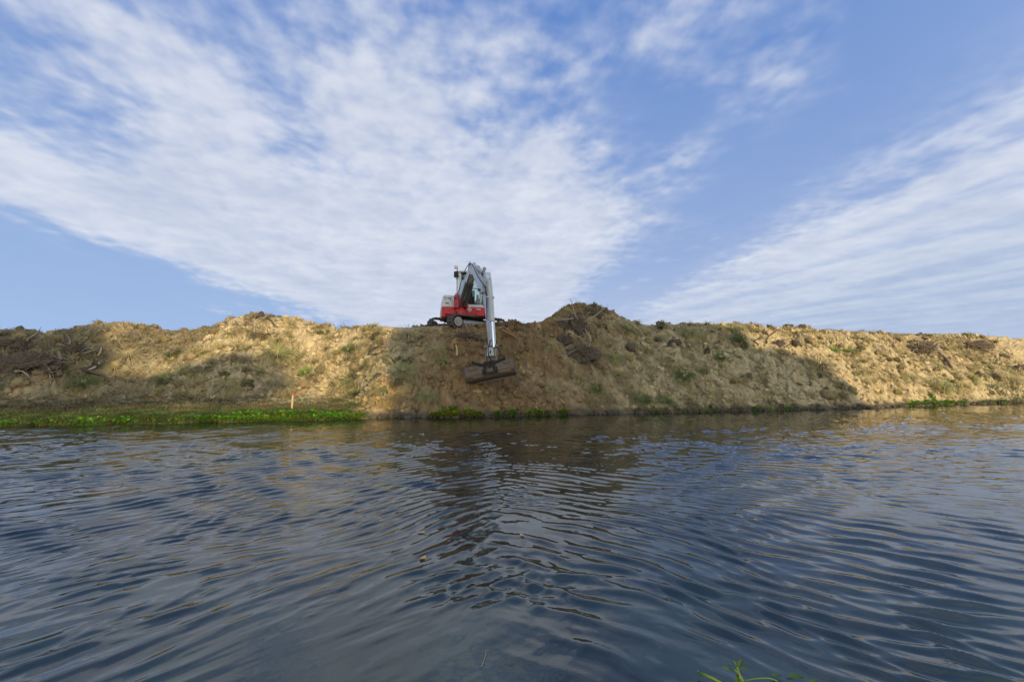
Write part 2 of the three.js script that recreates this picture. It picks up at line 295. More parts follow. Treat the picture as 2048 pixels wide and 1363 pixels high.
// ------------------------------------------------------------------ leaves, grass and earth that nobody could count
function blade(len, width, lean, bend, turn, base = 0) {                     // a tapering strip that bows over
  const n = 4, p = [], f = [], uv = [], c = Math.cos(turn), s = Math.sin(turn);
  for (let i = 0; i <= n; i++) {
    const t = i / n, a = lean + bend * t * t, w = width * (1 - t * t * 0.93) / 2;
    const out = base + len * t * Math.sin(lean + bend * t * 0.45), up = len * t * Math.cos(a * 0.75);
    p.push(out * c - w * s, up, out * s + w * c, out * c + w * s, up + 0.15 * w, out * s - w * c); uv.push(0, t, 1, t);
    if (i < n) { const k = i * 2; f.push(k, k + 1, k + 2, k + 1, k + 3, k + 2); }
  }
  const g = new THREE.BufferGeometry();
  g.setAttribute('position', new THREE.Float32BufferAttribute(p, 3)); g.setAttribute('uv', new THREE.Float32BufferAttribute(uv, 2)); g.setIndex(f); g.computeVertexNormals();
  return g;
}
function tuftGeometry(r, n, len, width, lean, bend, rad) {
  const a = [];
  for (let i = 0; i < n; i++) a.push(blade(len * (0.55 + 0.6 * r()), width * (0.7 + 0.6 * r()), lean * (0.3 + r()), bend * (0.4 + r()), r() * 6.2832, rad * r()));
  return mergeGeometries(a);
}
const leafy = (c, t = 0.3) => new THREE.MeshPhysicalMaterial({ color: c, roughness: 0.85, transmission: t, thickness: 0, ior: 1.3, specularIntensity: 0.4 });
const M = {
  grass: leafy(rgb(0.165, 0.20, 0.055)), dry: leafy(rgb(0.46, 0.37, 0.165), 0.2), green: leafy(rgb(0.155, 0.195, 0.05)), mixed: leafy(rgb(0.36, 0.34, 0.12), 0.25), leaf: leafy(rgb(0.19, 0.31, 0.035), 0.35),
  bark: new THREE.MeshStandardMaterial({ color: rgb(0.10, 0.072, 0.05), roughness: 0.95, bumpMap: soilBump, bumpScale: 0.012 }),
  root: new THREE.MeshStandardMaterial({ color: rgb(0.24, 0.175, 0.105), roughness: 0.95, bumpMap: soilBump, bumpScale: 0.01 }),
  pale: new THREE.MeshStandardMaterial({ color: rgb(0.50, 0.40, 0.25), roughness: 0.9, bumpMap: soilBump, bumpScale: 0.008 }),
  humus: new THREE.MeshStandardMaterial({ color: rgb(0.125, 0.090, 0.052), roughness: 1, bumpMap: soilBump, bumpScale: 0.05 }),
  wood: new THREE.MeshStandardMaterial({ color: rgb(0.52, 0.38, 0.17), roughness: 0.8, bumpMap: soilBump, bumpScale: 0.004 }),
  split: new THREE.MeshStandardMaterial({ color: rgb(0.42, 0.20, 0.075), roughness: 0.9, bumpMap: soilBump, bumpScale: 0.006 }),
  redPaint: new THREE.MeshStandardMaterial({ color: rgb(0.58, 0.06, 0.02), roughness: 0.6 }),
};
function scatter(name, geo, mat, spots, label, category) {                  // [x, y, z, scale, turn, normal or null, colour]
  const m = shadows(new THREE.InstancedMesh(geo, mat, spots.length)), o = new THREE.Object3D(), up = V(0, 1, 0), q = new THREE.Quaternion();
  spots.forEach((s, i) => {
    o.position.set(s[0], s[1], s[2]);
    if (s[5]) o.quaternion.setFromUnitVectors(up, s[5]); else o.quaternion.identity();
    o.quaternion.multiply(q.setFromAxisAngle(up, s[4]));
    if (Array.isArray(s[3])) o.scale.set(...s[3]); else o.scale.setScalar(s[3]);
    o.updateMatrix(); m.setMatrixAt(i, o.matrix); m.setColorAt(i, s[6] ?? new THREE.Color(1, 1, 1));
  });
  m.name = numbered(name); scene.add(m);
  return tag(m, label, category, null, 'stuff');
}
const tint = (r, k, warm = 0) => { const v = 1 + k * (r() * 2 - 1), w = warm * (r() * 2 - 1); return rgb(v * (1 + w), v, v * (1 - w)); };
{
  const r = rng(5), lawn = [], thatch = [];
  for (let i = 0; i < 90000 && lawn.length < 20000; i++) {
    const x = -21.5 + 17 * r(), d = 0.02 + 4.1 * r() * r(), z = zShore(x) - d, L = ledge(x);
    if (r() > L * 1.3) continue;
    const n = fbm(x * 0.8 + 5, z * 0.8, 4), strip = sm(2.3, 0.8, d + 0.9 * n) * lerp(1, 0.25, sm(0.12, 0.4, fbm(x * 0.6 + 33, z * 1.4, 3))), upper = 0.75 * sm(0.5, 0.2, Math.abs(d - 2.7 + 0.5 * n)) * lerp(0.4, 1, sm(-10.4, -9.4, x)), k = Math.max(strip, upper);
    if (r() < k) lawn.push([x, heightAt(x, z) - 0.02, z, lerp(0.35, 0.95, r()) * (1 + 0.7 * noise(x * 1.3, z * 2 + 50)) * lerp(1, 0.75, sm(0.4, 1.6, d)), r() * 6.28, null, rgb(0.7 + 0.9 * r() * r() + 0.5 * sm(0, 0.6, n), 0.75 + 0.4 * r() + 0.2 * noise(x * 1.5, z * 3), 0.6 + 0.5 * r())]);
    else if (r() < 0.6) thatch.push([x, heightAt(x, z) - 0.02, z, 0.5 + 0.8 * r(), r() * 6.28, null, rgb(0.7 + 0.5 * r(), 0.62 + 0.5 * r(), 0.5 + 0.5 * r())]);
  }
  scatter('lawn_grass', tuftGeometry(r, 9, 0.24, 0.017, 0.5, 0.9, 0.07), M.grass, lawn, 'green grass along the low ledge at the waterline left of the excavator', 'grass');
  scatter('dry_thatch', tuftGeometry(r, 9, 0.2, 0.014, 0.9, 1.0, 0.08), new THREE.MeshStandardMaterial({ color: rgb(0.25, 0.205, 0.095), roughness: 1 }), thatch, 'dull brown dead grass on the low ledge behind the green strip', 'dead grass');
  // tufts and weeds over the slope
  const dry = [], green = [], lumps = [], sticks = [], sods = [];
  for (let i = 0; i < 90000; i++) {
    const x = -24 + 59 * r(), w = bankW(x), L = ledge(x), d = lerp(0.25, 3.5, L) + (w + 0.4 - lerp(0.25, 3.5, L)) * r(), z = zShore(x) - d, y = heightAt(x, z);
    if (padFlat(x, z) > 0.1 && d > w - 0.2) continue;
    const n = fbm(x * 0.7 + 90, z * 0.9, 3), n2 = fbm(x * 1.5, z * 1.5 + 50, 3), bare = 0.85 * sm(-4.6, -3.4, x) * sm(3.4, 2.2, x) * sm(-0.6, 0.1, fbm(x * 1.1, z * 1.4 + 12, 2) + 0.25);
    const q = r();
    if (q < 0.30 * sm(-0.3, 0.4, n) * (1 - bare)) { if (dry.length < 9000) dry.push([x, y - 0.03, z, 0.35 + 0.8 * r() * r(), r() * 6.28, groundNormal(x, z).lerp(V(0, 1, 0), 0.15).normalize(), tint(r, 0.4, 0.08).multiplyScalar(lerp(0.5, 1.05, sm(-0.3, 0.3, n2)))]); }
    else if (q < 0.20 * sm(0.05, 0.6, n2) * (1 - bare) && green.length < 1700) green.push([x, y - 0.03, z, 0.5 + 0.7 * r(), r() * 6.28, groundNormal(x, z).lerp(V(0, 1, 0), 0.4).normalize(), tint(r, 0.35, 0.1)]);
    else if (q > 0.82 && lumps.length < 6500) { const s = 0.022 + 0.10 * r() ** 2.5, b = 0.7 + 0.4 * r(), c = soil(x + 0.5 * r(), z, y + 0.3).map((k) => k * b); lumps.push([x, y, z, [s * (0.8 + r()), s * (0.6 + 0.5 * r()), s * (0.8 + 0.6 * r())], r() * 6.28, groundNormal(x, z), rgb(...c)]); }
    else if (q > 0.795 && sods.length < 520 && n > -0.25 && d > 0.6 && bare < 0.5) {
      const s = 0.09 + 0.17 * r() * r(), b = 0.55 + 0.5 * r(), k = r() < 0.35 ? DARK : BROWN, nn = groundNormal(x, z, 0.2);
      sods.push([x, y + 0.02, z, [s * (0.8 + 0.8 * r()), s * (0.5 + 0.5 * r()), s * (0.8 + 0.6 * r())], r() * 6.28, nn, rgb(k[0] * b, k[1] * b, k[2] * b)]);
      for (let u = 0; u < 3; u++) dry.push([x + (r() - 0.5) * s, y + 0.3 * s, z + (r() - 0.3) * s, 0.5 + 0.55 * r(), r() * 6.28, nn, r() < 0.2 ? rgb(0.5 + 0.2 * r(), 0.62 + 0.2 * r(), 0.4) : tint(r, 0.35, 0.05).multiplyScalar(0.8)]);
    }
    else if (q > 0.785 && sticks.length < 420) sticks.push([x, y + 0.01, z, [0.6 + 0.8 * r(), 1, 0.4 + 1.5 * r()], r() * 6.28, groundNormal(x, z, 0.2), tint(r, 0.5)]);
  }
  for (let i = 0; i < 420; i++) { const x = -5 + 38 * r(), d = -0.06 + 0.36 * r() * r(), z = zShore(x) - d, s = 0.025 + 0.10 * r() ** 2.2, b = 0.5 + 0.6 * r(); lumps.push([x, Math.max(-0.01, heightAt(x, z)) + 0.01, z, [s * (1 + r()), s * (0.5 + 0.4 * r()), s], r() * 6.28, null, rgb(0.12 * b, 0.09 * b, 0.05 * b)]); if (r() < 0.5) dry.push([x, heightAt(x, z) + 0.03, z, 0.5 + 0.5 * r(), r() * 6.28, null, tint(r, 0.3).multiplyScalar(0.5)]); }
  scatter('dry_grass', tuftGeometry(r, 18, 0.36, 0.018, 0.8, 1.6, 0.12), M.dry, dry, 'straw coloured grass strewn over the dug slope of the bank', 'dry grass');
  scatter('weeds', tuftGeometry(r, 10, 0.2, 0.022, 0.7, 1.2, 0.06), M.green, green, 'small dull green weeds strewn over the dug slope of the bank', 'weeds');
  const lump = new THREE.IcosahedronGeometry(1, 2), lp = lump.attributes.position;
  for (let i = 0; i < lp.count; i++) { const p = V(lp.getX(i), lp.getY(i), lp.getZ(i)), k = 1 + 0.6 * noise(p.x * 1.7 + p.z * 2.1, p.y * 1.9 - p.z) + 0.35 * noise(p.x * 4 + 3, p.y * 4 + p.z * 4); lp.setXYZ(i, p.x * k, p.y * k, p.z * k); }
  for (let i = 0; i < 130; i++) { const a = r(), x = -4.9 + 5.2 * a, z = -20.75 - 0.75 * r() + (x < -3.3 ? -0.9 : 0), s = 0.05 + 0.13 * r() ** 2, b = 0.6 + 0.5 * r(); lumps.push([x, heightAt(x, z) + 0.02 + 0.05 * r(), z, [s * (1 + r()), s * (0.7 + 0.4 * r()), s], r() * 6.28, null, rgb(0.20 * b, 0.13 * b, 0.055 * b)]); }
  const clod = (() => { lump.deleteAttribute('uv'); lump.deleteAttribute('normal'); const g = mergeVertices(lump, 1e-3); g.computeVertexNormals(); return g; })(), clodMat = new THREE.MeshStandardMaterial({ color: rgb(1, 1, 1), roughness: 1 });
  scatter('soil_clods', clod, clodMat, lumps, 'clods of soil lying loose all over the dug slope', 'clods');
  scatter('torn_sods', clod, clodMat, sods, 'torn brown sods with grass on them all over the dug slope', 'sods');
  const stick = new THREE.CylinderGeometry(0.007, 0.012, 0.4, 5).rotateX(Math.PI / 2);
  scatter('twig_litter', stick, M.root, sticks, 'short bits of twig and root scattered on the slope', 'twigs');
  // the pale grass that shows over the crest at the far end, and along the plateau edge
  const crest = [];
  for (let i = 0; i < 700; i++) { const p = at(1955 + 260 * r(), 672, 27 + 3 * r()); p.y = heightAt(p.x, p.z); crest.push([p.x, p.y - 0.03, p.z, 0.7 + 0.6 * r(), r() * 6.28, null, tint(r, 0.3, 0.1)]); }
  scatter('crest_grass', tuftGeometry(r, 8, 0.36, 0.02, 0.35, 0.7, 0.06), leafy(rgb(0.22, 0.27, 0.13)), crest, 'pale green grass growing beyond the crest past the last root heap', 'grass');
}

// ------------------------------------------------------------------ wood, roots and tussocks
const bent = (pts) => new THREE.CatmullRomCurve3(pts);
function taper(pts, r0, r1, seg = 14, sides = 7) {                            // a tube that thins along its length, with capped end
  const curve = bent(pts), fr = curve.computeFrenetFrames(seg), p = [], f = [], uv = [], v = V(0, 0, 0);
  for (let i = 0; i <= seg; i++) {
    const t = i / seg, c = curve.getPoint(t), rr = lerp(r0, r1, t) * (1 + 0.10 * noise(i * 0.9, r0 * 300));
    for (let j = 0; j <= sides; j++) {
      const a = j / sides * Math.PI * 2;
      v.copy(c).addScaledVector(fr.normals[i], Math.cos(a) * rr).addScaledVector(fr.binormals[i], Math.sin(a) * rr);
      p.push(v.x, v.y, v.z); uv.push(j / sides, t * 3);
    }
  }
  const m = sides + 1;
  for (let i = 0; i < seg; i++) for (let j = 0; j < sides; j++) { const a = i * m + j; f.push(a, a + m, a + 1, a + m, a + m + 1, a + 1); }
  for (const [i, t] of [[0, 0], [seg, 1]]) { const c = curve.getPoint(t), k = p.length / 3; p.push(c.x, c.y, c.z); uv.push(0.5, 0.5); for (let j = 0; j < sides; j++) f.push(k, i * m + j, i * m + j + 1); }
  const g = new THREE.BufferGeometry();
  g.setAttribute('position', new THREE.Float32BufferAttribute(p, 3)); g.setAttribute('uv', new THREE.Float32BufferAttribute(uv, 2)); g.setIndex(f); g.computeVertexNormals();
  return g;
}
function wander(r, from, dir, len, n, crook) {
  const pts = [from.clone()], d = dir.clone().normalize(), p = from.clone();
  for (let i = 0; i < n; i++) { d.add(V(r() - 0.5, r() - 0.5, r() - 0.5).multiplyScalar(crook)).normalize(); p.addScaledVector(d, len / n); pts.push(p.clone()); }
  return pts;
}
function lumpGeometry(r, sx, sy, sz, k = 0.45) {
  const g0 = new THREE.IcosahedronGeometry(1, 14), o = r() * 90; g0.deleteAttribute('uv'); g0.deleteAttribute('normal');
  const g = mergeVertices(g0, 1e-4), p = g.attributes.position, uv = [];
  for (let i = 0; i < p.count; i++) {
    const a = V(p.getX(i), p.getY(i), p.getZ(i)), s = 1 + k * fbm(a.x * 1.4 + o, a.y * 1.4 + a.z * 1.3, 4) - 0.16 * k * Math.abs(noise(a.x * 5 + a.z * 4, a.y * 5 + o)) * 2;
    p.setXYZ(i, a.x * s * sx, a.y * s * sy, a.z * s * sz); uv.push(a.x * sx + a.z * 0.7, a.y * sy + a.z * 0.4);
  }
  g.setAttribute('uv', new THREE.Float32BufferAttribute(uv, 2)); g.computeVertexNormals();
  return g;
}
// a torn-out stump or heap of roots: a lump of dark soil and roots that stick out of it
function rootMass(name, px, py, size, seed, n, label, opt = {}) {
  const r = rng(seed), p = onBank(px, py), g = thing(name, p.clone().add(V(0, 0, opt.out ?? 0.05)), label, opt.category ?? 'roots', 'torn out roots and stumps on the bank');
  const [sx, sy, sz] = opt.shape ?? [1, 0.8, 0.6];
  if (opt.lump !== false) mesh('soil_lump', lumpGeometry(r, size * sx * 0.6, size * sy * 0.6, size * sz * 0.5, 1.0), M.humus, g);
  for (let i = 0; i < n; i++) {
    const a = r() * Math.PI * 2, e = (r() - 0.4) * 1.6, d = V(Math.cos(a) * sx, Math.sin(a) * sy * 0.9, (0.15 + 0.9 * r()) * sz).normalize();
    const from = d.clone().multiply(V(sx, sy, sz)).multiplyScalar(size * (opt.lump === false ? 0.1 + 0.3 * r() : 0.40)).add(opt.lump === false ? V((r() - 0.5) * size * sx * 1.6, (r() - 0.5) * size * sy * 0.7, 0.05) : V(0, 0, 0));
    const dir = d.clone().add(V((r() - 0.5) * 1.1, (r() - 0.5) * 0.8 + (opt.droop ?? 0) * 0.5, e * 0.2)), len = size * (0.45 + 0.75 * r()), thick = (opt.thick ?? 0.035) * (0.4 + 0.9 * r() * r());
    mesh('root', taper(wander(r, from, dir, len, 5, 0.75), thick, thick * 0.35, 12, 6), r() < (opt.pale ?? 0.35) ? M.pale : r() < 0.75 ? M.root : M.bark, g);
  }
  const hairs = [];
  for (let i = 0; i < n * 4; i++) {
    const a = r() * Math.PI * 2, q = Math.sqrt(r()), from = V(Math.cos(a) * q * sx * size * 0.72, Math.sin(a) * q * sy * size * 0.68, sz * size * 0.5 * Math.sqrt(Math.max(0, 1 - q * q)) + 0.02);
    hairs.push(taper(wander(r, from, V(r() - 0.5, r() - 0.75, 0.7 * r()), size * (0.15 + 0.4 * r()), 4, 1.1), 0.007 + 0.007 * r(), 0.004, 7, 4));
  }
  mesh('root_hairs', mergeGeometries(hairs), M.root, g).userData.kind = 'stuff';
  return g;
}
const line3 = (g, pts) => pts.map((q) => q.clone().sub(g.position));
// a limb drawn through points on or above the slope: [px, py, lift towards the viewer in m]
function limb(pts) { return pts.map(([px, py, out]) => { const p = onBank(px, py), r = ray(px, py).normalize(); return p.addScaledVector(r, -(out ?? 0.05)); }); }
function branch(name, limbs, label, category, mat, group) {
  const first = limb(limbs[0].pts), g = thing(name, first[0], label, category, group);
  limbs.forEach((l, i) => { const pts = line3(g, i ? limb(l.pts) : first); mesh(l.name ?? (i ? 'twig' : 'stem'), taper(pts, l.r[0], l.r[1], 14, 7), l.mat ?? mat, g); });
  return g;
}
const WOOD = 'dead wood lying on the bank';
rootMass('root_mass', 1152, 655, 1.05, 31, 20, 'big dark clump of torn roots high on the tallest spoil hump', { shape: [1, 0.9, 0.5], thick: 0.055, pale: 0.4, out: 0.05, droop: -1.2 });
rootMass('root_mass', 1166, 712, 0.95, 32, 22, 'shaggy brown root ball halfway up the slope below the tallest hump', { shape: [1.1, 0.85, 0.6], droop: -0.8, thick: 0.03, pale: 0.2, out: 0.1 });
rootMass('root_mass', 1188, 630, 0.6, 51, 14, 'ragged root clump just under the crest of the tallest hump', { shape: [1.3, 0.7, 0.5], droop: -0.6, thick: 0.03, pale: 0.3, out: 0.02 });
rootMass('root_mass', 1128, 682, 0.6, 52, 14, 'small dark root clump on the side of the tallest hump facing the excavator', { shape: [1, 0.8, 0.5], droop: -1, thick: 0.025, pale: 0.2, out: 0.0 });
rootMass('root_tangle', 523, 672, 0.75, 33, 24, 'tangle of brown roots and grass spilling down the sunlit spoil heap', { shape: [1.1, 0.6, 0.4], lump: false, droop: -0.9, thick: 0.03, pale: 0.3 });
rootMass('root_tangle', 495, 645, 0.6, 34, 14, 'flat clump of roots just under the top of the sunlit spoil heap', { shape: [1.2, 0.5, 0.4], lump: false, thick: 0.025, pale: 0.3 });
rootMass('root_heap', 60, 735, 1.5, 35, 26, 'wide heap of dark roots and humus at the shaded end of the bank', { shape: [1.25, 0.55, 0.45], thick: 0.04, pale: 0.35 });
rootMass('root_heap', 148, 705, 0.8, 36, 20, 'dark root clump beside the sunlit sand, above the cut branch', { shape: [1, 0.8, 0.5], thick: 0.035, pale: 0.45 });
rootMass('root_heap', 20, 690, 1.0, 46, 14, 'low dark root heap just under the crest at the shaded end', { shape: [1.4, 0.4, 0.4], thick: 0.03, pale: 0.3 });
rootMass('root_tangle', 1845, 700, 0.95, 37, 24, 'sunlit tangle of pale roots with a dark hollow beneath the crest', { shape: [1.35, 0.6, 0.5], thick: 0.045, pale: 0.6 });
rootMass('root_heap', 1945, 690, 1.15, 38, 34, 'sunlit heap of pale roots topped by an upright stump', { shape: [1.45, 0.55, 0.5], thick: 0.04, pale: 0.6 });
rootMass('root_tangle', 2035, 700, 0.7, 39, 12, 'small root clump past the stump heap at the end of the bank', { shape: [1, 0.6, 0.5], thick: 0.03, pale: 0.4 });
rootMass('root_tangle', 1348, 688, 0.5, 40, 12, 'fringe of brown roots hanging from a sod under the flat crest', { shape: [1, 0.8, 0.4], droop: -1.6, thick: 0.02, pale: 0.1 });
rootMass('root_tangle', 930, 672, 0.55, 41, 16, 'dark roots hanging out of the soil below the excavator track', { shape: [1.4, 0.5, 0.4], droop: -0.8, thick: 0.022, pale: 0.2 });
rootMass('root_tangle', 380, 657, 0.5, 42, 12, 'dark twiggy roots on the crest between the two spoil heaps', { shape: [1.6, 0.4, 0.4], thick: 0.018, pale: 0.1, droop: 0.6 });
rootMass('root_tangle', 1555, 690, 0.5, 43, 10, 'dark rooty sod under the forked dead branch', { shape: [1.2, 0.7, 0.4], thick: 0.02, pale: 0.2 });
branch('stump', [{ pts: [[118, 752, 0.1], [117, 735, 0.2], [120, 718, 0.3], [117, 704, 0.32]], r: [0.085, 0.06], name: 'trunk' }, { pts: [[118, 722, 0.3], [108, 712, 0.32], [103, 700, 0.35]], r: [0.04, 0.015], name: 'snag' }, { pts: [[119, 716, 0.3], [132, 722, 0.35], [150, 728, 0.3]], r: [0.03, 0.012], name: 'snag' }], 'thin upright grey stump with two snags in the shaded root heap', 'stump', M.root, WOOD);
branch('cut_branch', [{ pts: [[168, 741, 0.15], [190, 745, 0.2], [208, 752, 0.15], [216, 767, 0.06]], r: [0.07, 0.035], mat: M.bark }, { pts: [[170, 741, 0.15], [182, 734, 0.25], [196, 729, 0.3]], r: [0.06, 0.04], mat: M.bark }, { pts: [[184, 741, 0.2], [192, 733, 0.3], [193, 722, 0.35]], r: [0.05, 0.035], mat: M.bark }, { pts: [[182, 727, 0.3], [188, 728, 0.3], [192, 734, 0.3]], r: [0.045, 0.035], mat: M.bark },
  { pts: [[192, 721, 0.36], [193.5, 720, 0.37]], r: [0.045, 0.045], mat: M.wood, name: 'cut_end' }, { pts: [[196, 728, 0.31], [199, 727, 0.32]], r: [0.05, 0.05], mat: M.wood, name: 'cut_end' }, { pts: [[180, 726.5, 0.31], [182, 727, 0.31]], r: [0.05, 0.05], mat: M.wood, name: 'cut_end' }, { pts: [[172, 742, 0.24], [182, 738, 0.28], [190, 735, 0.32]], r: [0.03, 0.045], mat: M.wood, name: 'cut_face' }], 'sawn forked branch with bright yellow cut ends on the sunlit sand', 'branch', M.bark, WOOD);
branch('dead_branch', [{ pts: [[1534, 688, 0.1], [1535, 677, 0.3], [1545, 667, 0.45], [1562, 656, 0.55]], r: [0.04, 0.016] }, { pts: [[1520, 693, 0.05], [1508, 682, 0.2], [1522, 676, 0.35], [1529, 664, 0.45], [1530, 656, 0.5]], r: [0.045, 0.012] }, { pts: [[1540, 688, 0.1], [1556, 684, 0.2], [1575, 678, 0.25]], r: [0.02, 0.008] }, { pts: [[1570, 695, 0.1], [1582, 687, 0.2], [1597, 681, 0.25]], r: [0.026, 0.012] }, { pts: [[1529, 664, 0.45], [1522, 656, 0.5]], r: [0.014, 0.006] }, { pts: [[1546, 667, 0.45], [1556, 662, 0.5], [1568, 659, 0.5]], r: [0.013, 0.006] }], 'dark forked dead branch sticking up on the crest where the shade ends', 'branch', M.bark, WOOD);
branch('dead_branch', [{ pts: [[736, 711, 0.1], [740, 701, 0.25], [752, 695, 0.35], [768, 688, 0.4]], r: [0.045, 0.018] }, { pts: [[741, 709, 0.15], [760, 707, 0.25], [772, 692, 0.4], [770, 676, 0.45]], r: [0.022, 0.008] }, { pts: [[718, 706, 0.1], [712, 714, 0.1], [704, 722, 0.05]], r: [0.04, 0.03] }], 'dark crooked branch on the sunlit sand left of the excavator', 'branch', M.bark, WOOD);
branch('log', [{ pts: [[1868, 698, 0.12], [1880, 708, 0.15], [1893, 720, 0.12], [1904, 737, 0.05]], r: [0.085, 0.07] }, { pts: [[1893, 720, 0.2], [1897, 716, 0.25]], r: [0.03, 0.02], name: 'stub' }], 'dark log lying down the slope between the two sunlit root heaps', 'log', M.bark, WOOD);
branch('stump', [{ pts: [[1934, 684, 0.1], [1931, 672, 0.15], [1929, 660, 0.2]], r: [0.13, 0.055], name: 'trunk' }, { pts: [[1936, 676, 0.15], [1940, 667, 0.2], [1946, 663, 0.2]], r: [0.06, 0.03], name: 'snag' }], 'dark splintered stump standing on top of the sunlit root heap', 'stump', M.bark, WOOD);
branch('twig', [{ pts: [[1898, 669, 0.1], [1887, 662, 0.2], [1874, 653, 0.3]], r: [0.018, 0.006] }], 'thin bare twig poking over the crest beside the splintered stump', 'twig', M.bark, WOOD);
branch('twig', [{ pts: [[1518, 653, 0.1], [1516, 641, 0.2]], r: [0.012, 0.006] }, { pts: [[1506, 650, 0.1], [1511, 645, 0.15], [1517, 640, 0.2]], r: [0.01, 0.006] }, { pts: [[1520, 648, 0.1], [1518, 643, 0.15], [1516, 640, 0.2]], r: [0.01, 0.006] }], 'spindly bent twig on the skyline above the forked dead branch', 'twig', M.bark, WOOD);
branch('stick', [{ pts: [[1137, 666, 0.3], [1148, 670, 0.32], [1160, 676, 0.3]], r: [0.035, 0.022] }], 'pale bare stick below the dark root clump on the hump', 'stick', M.pale, WOOD);
branch('stick', [{ pts: [[913, 712, 0.1], [914, 702, 0.14], [912, 690, 0.12]], r: [0.05, 0.03] }], 'short splintered stick stuck upright in the dug slope below the track', 'stick', M.wood, WOOD);
branch('stick', [{ pts: [[948, 671, 0.15], [958, 667, 0.2], [972, 662, 0.2]], r: [0.03, 0.018] }], 'brown stick beside the digging arm just under the crest', 'stick', M.split, WOOD);
branch('broken_branch', [{ pts: [[1004, 660, 0.2], [1018, 668, 0.25], [1037, 677, 0.2]], r: [0.05, 0.03] }, { pts: [[1006, 652, 0.2], [1020, 664, 0.25], [1036, 672, 0.2]], r: [0.03, 0.02] }, { pts: [[1010, 664, 0.2], [1022, 672, 0.25], [1034, 680, 0.2]], r: [0.025, 0.015] }], 'reddish splintered branch on the slope between the arm and the tallest hump', 'branch', M.split, WOOD);
branch('stick', [{ pts: [[195, 712, 0.25], [200, 704, 0.3], [202, 696, 0.3]], r: [0.03, 0.025] }], 'pale yellow stick upright in the dark soil above the cut branch', 'stick', M.wood, WOOD);
branch('stick', [{ pts: [[28, 742, 0.3], [42, 746, 0.35], [57, 753, 0.3]], r: [0.03, 0.02] }], 'pale bare stick lying on the dark heap at the shaded end', 'stick', M.pale, WOOD);
branch('stick', [{ pts: [[200, 786, 0.06], [212, 783, 0.08], [226, 779, 0.06]], r: [0.018, 0.012] }], 'thin pale stick at the foot of the slope above the grass ledge', 'stick', M.pale, WOOD);
branch('bowed_root', [{ pts: [[530, 634, 0.15], [541, 640, 0.3], [549, 650, 0.35], [556, 656, 0.2]], r: [0.035, 0.02] }], 'dark bowed root arching over the sunlit spoil heap', 'root', M.bark, WOOD);

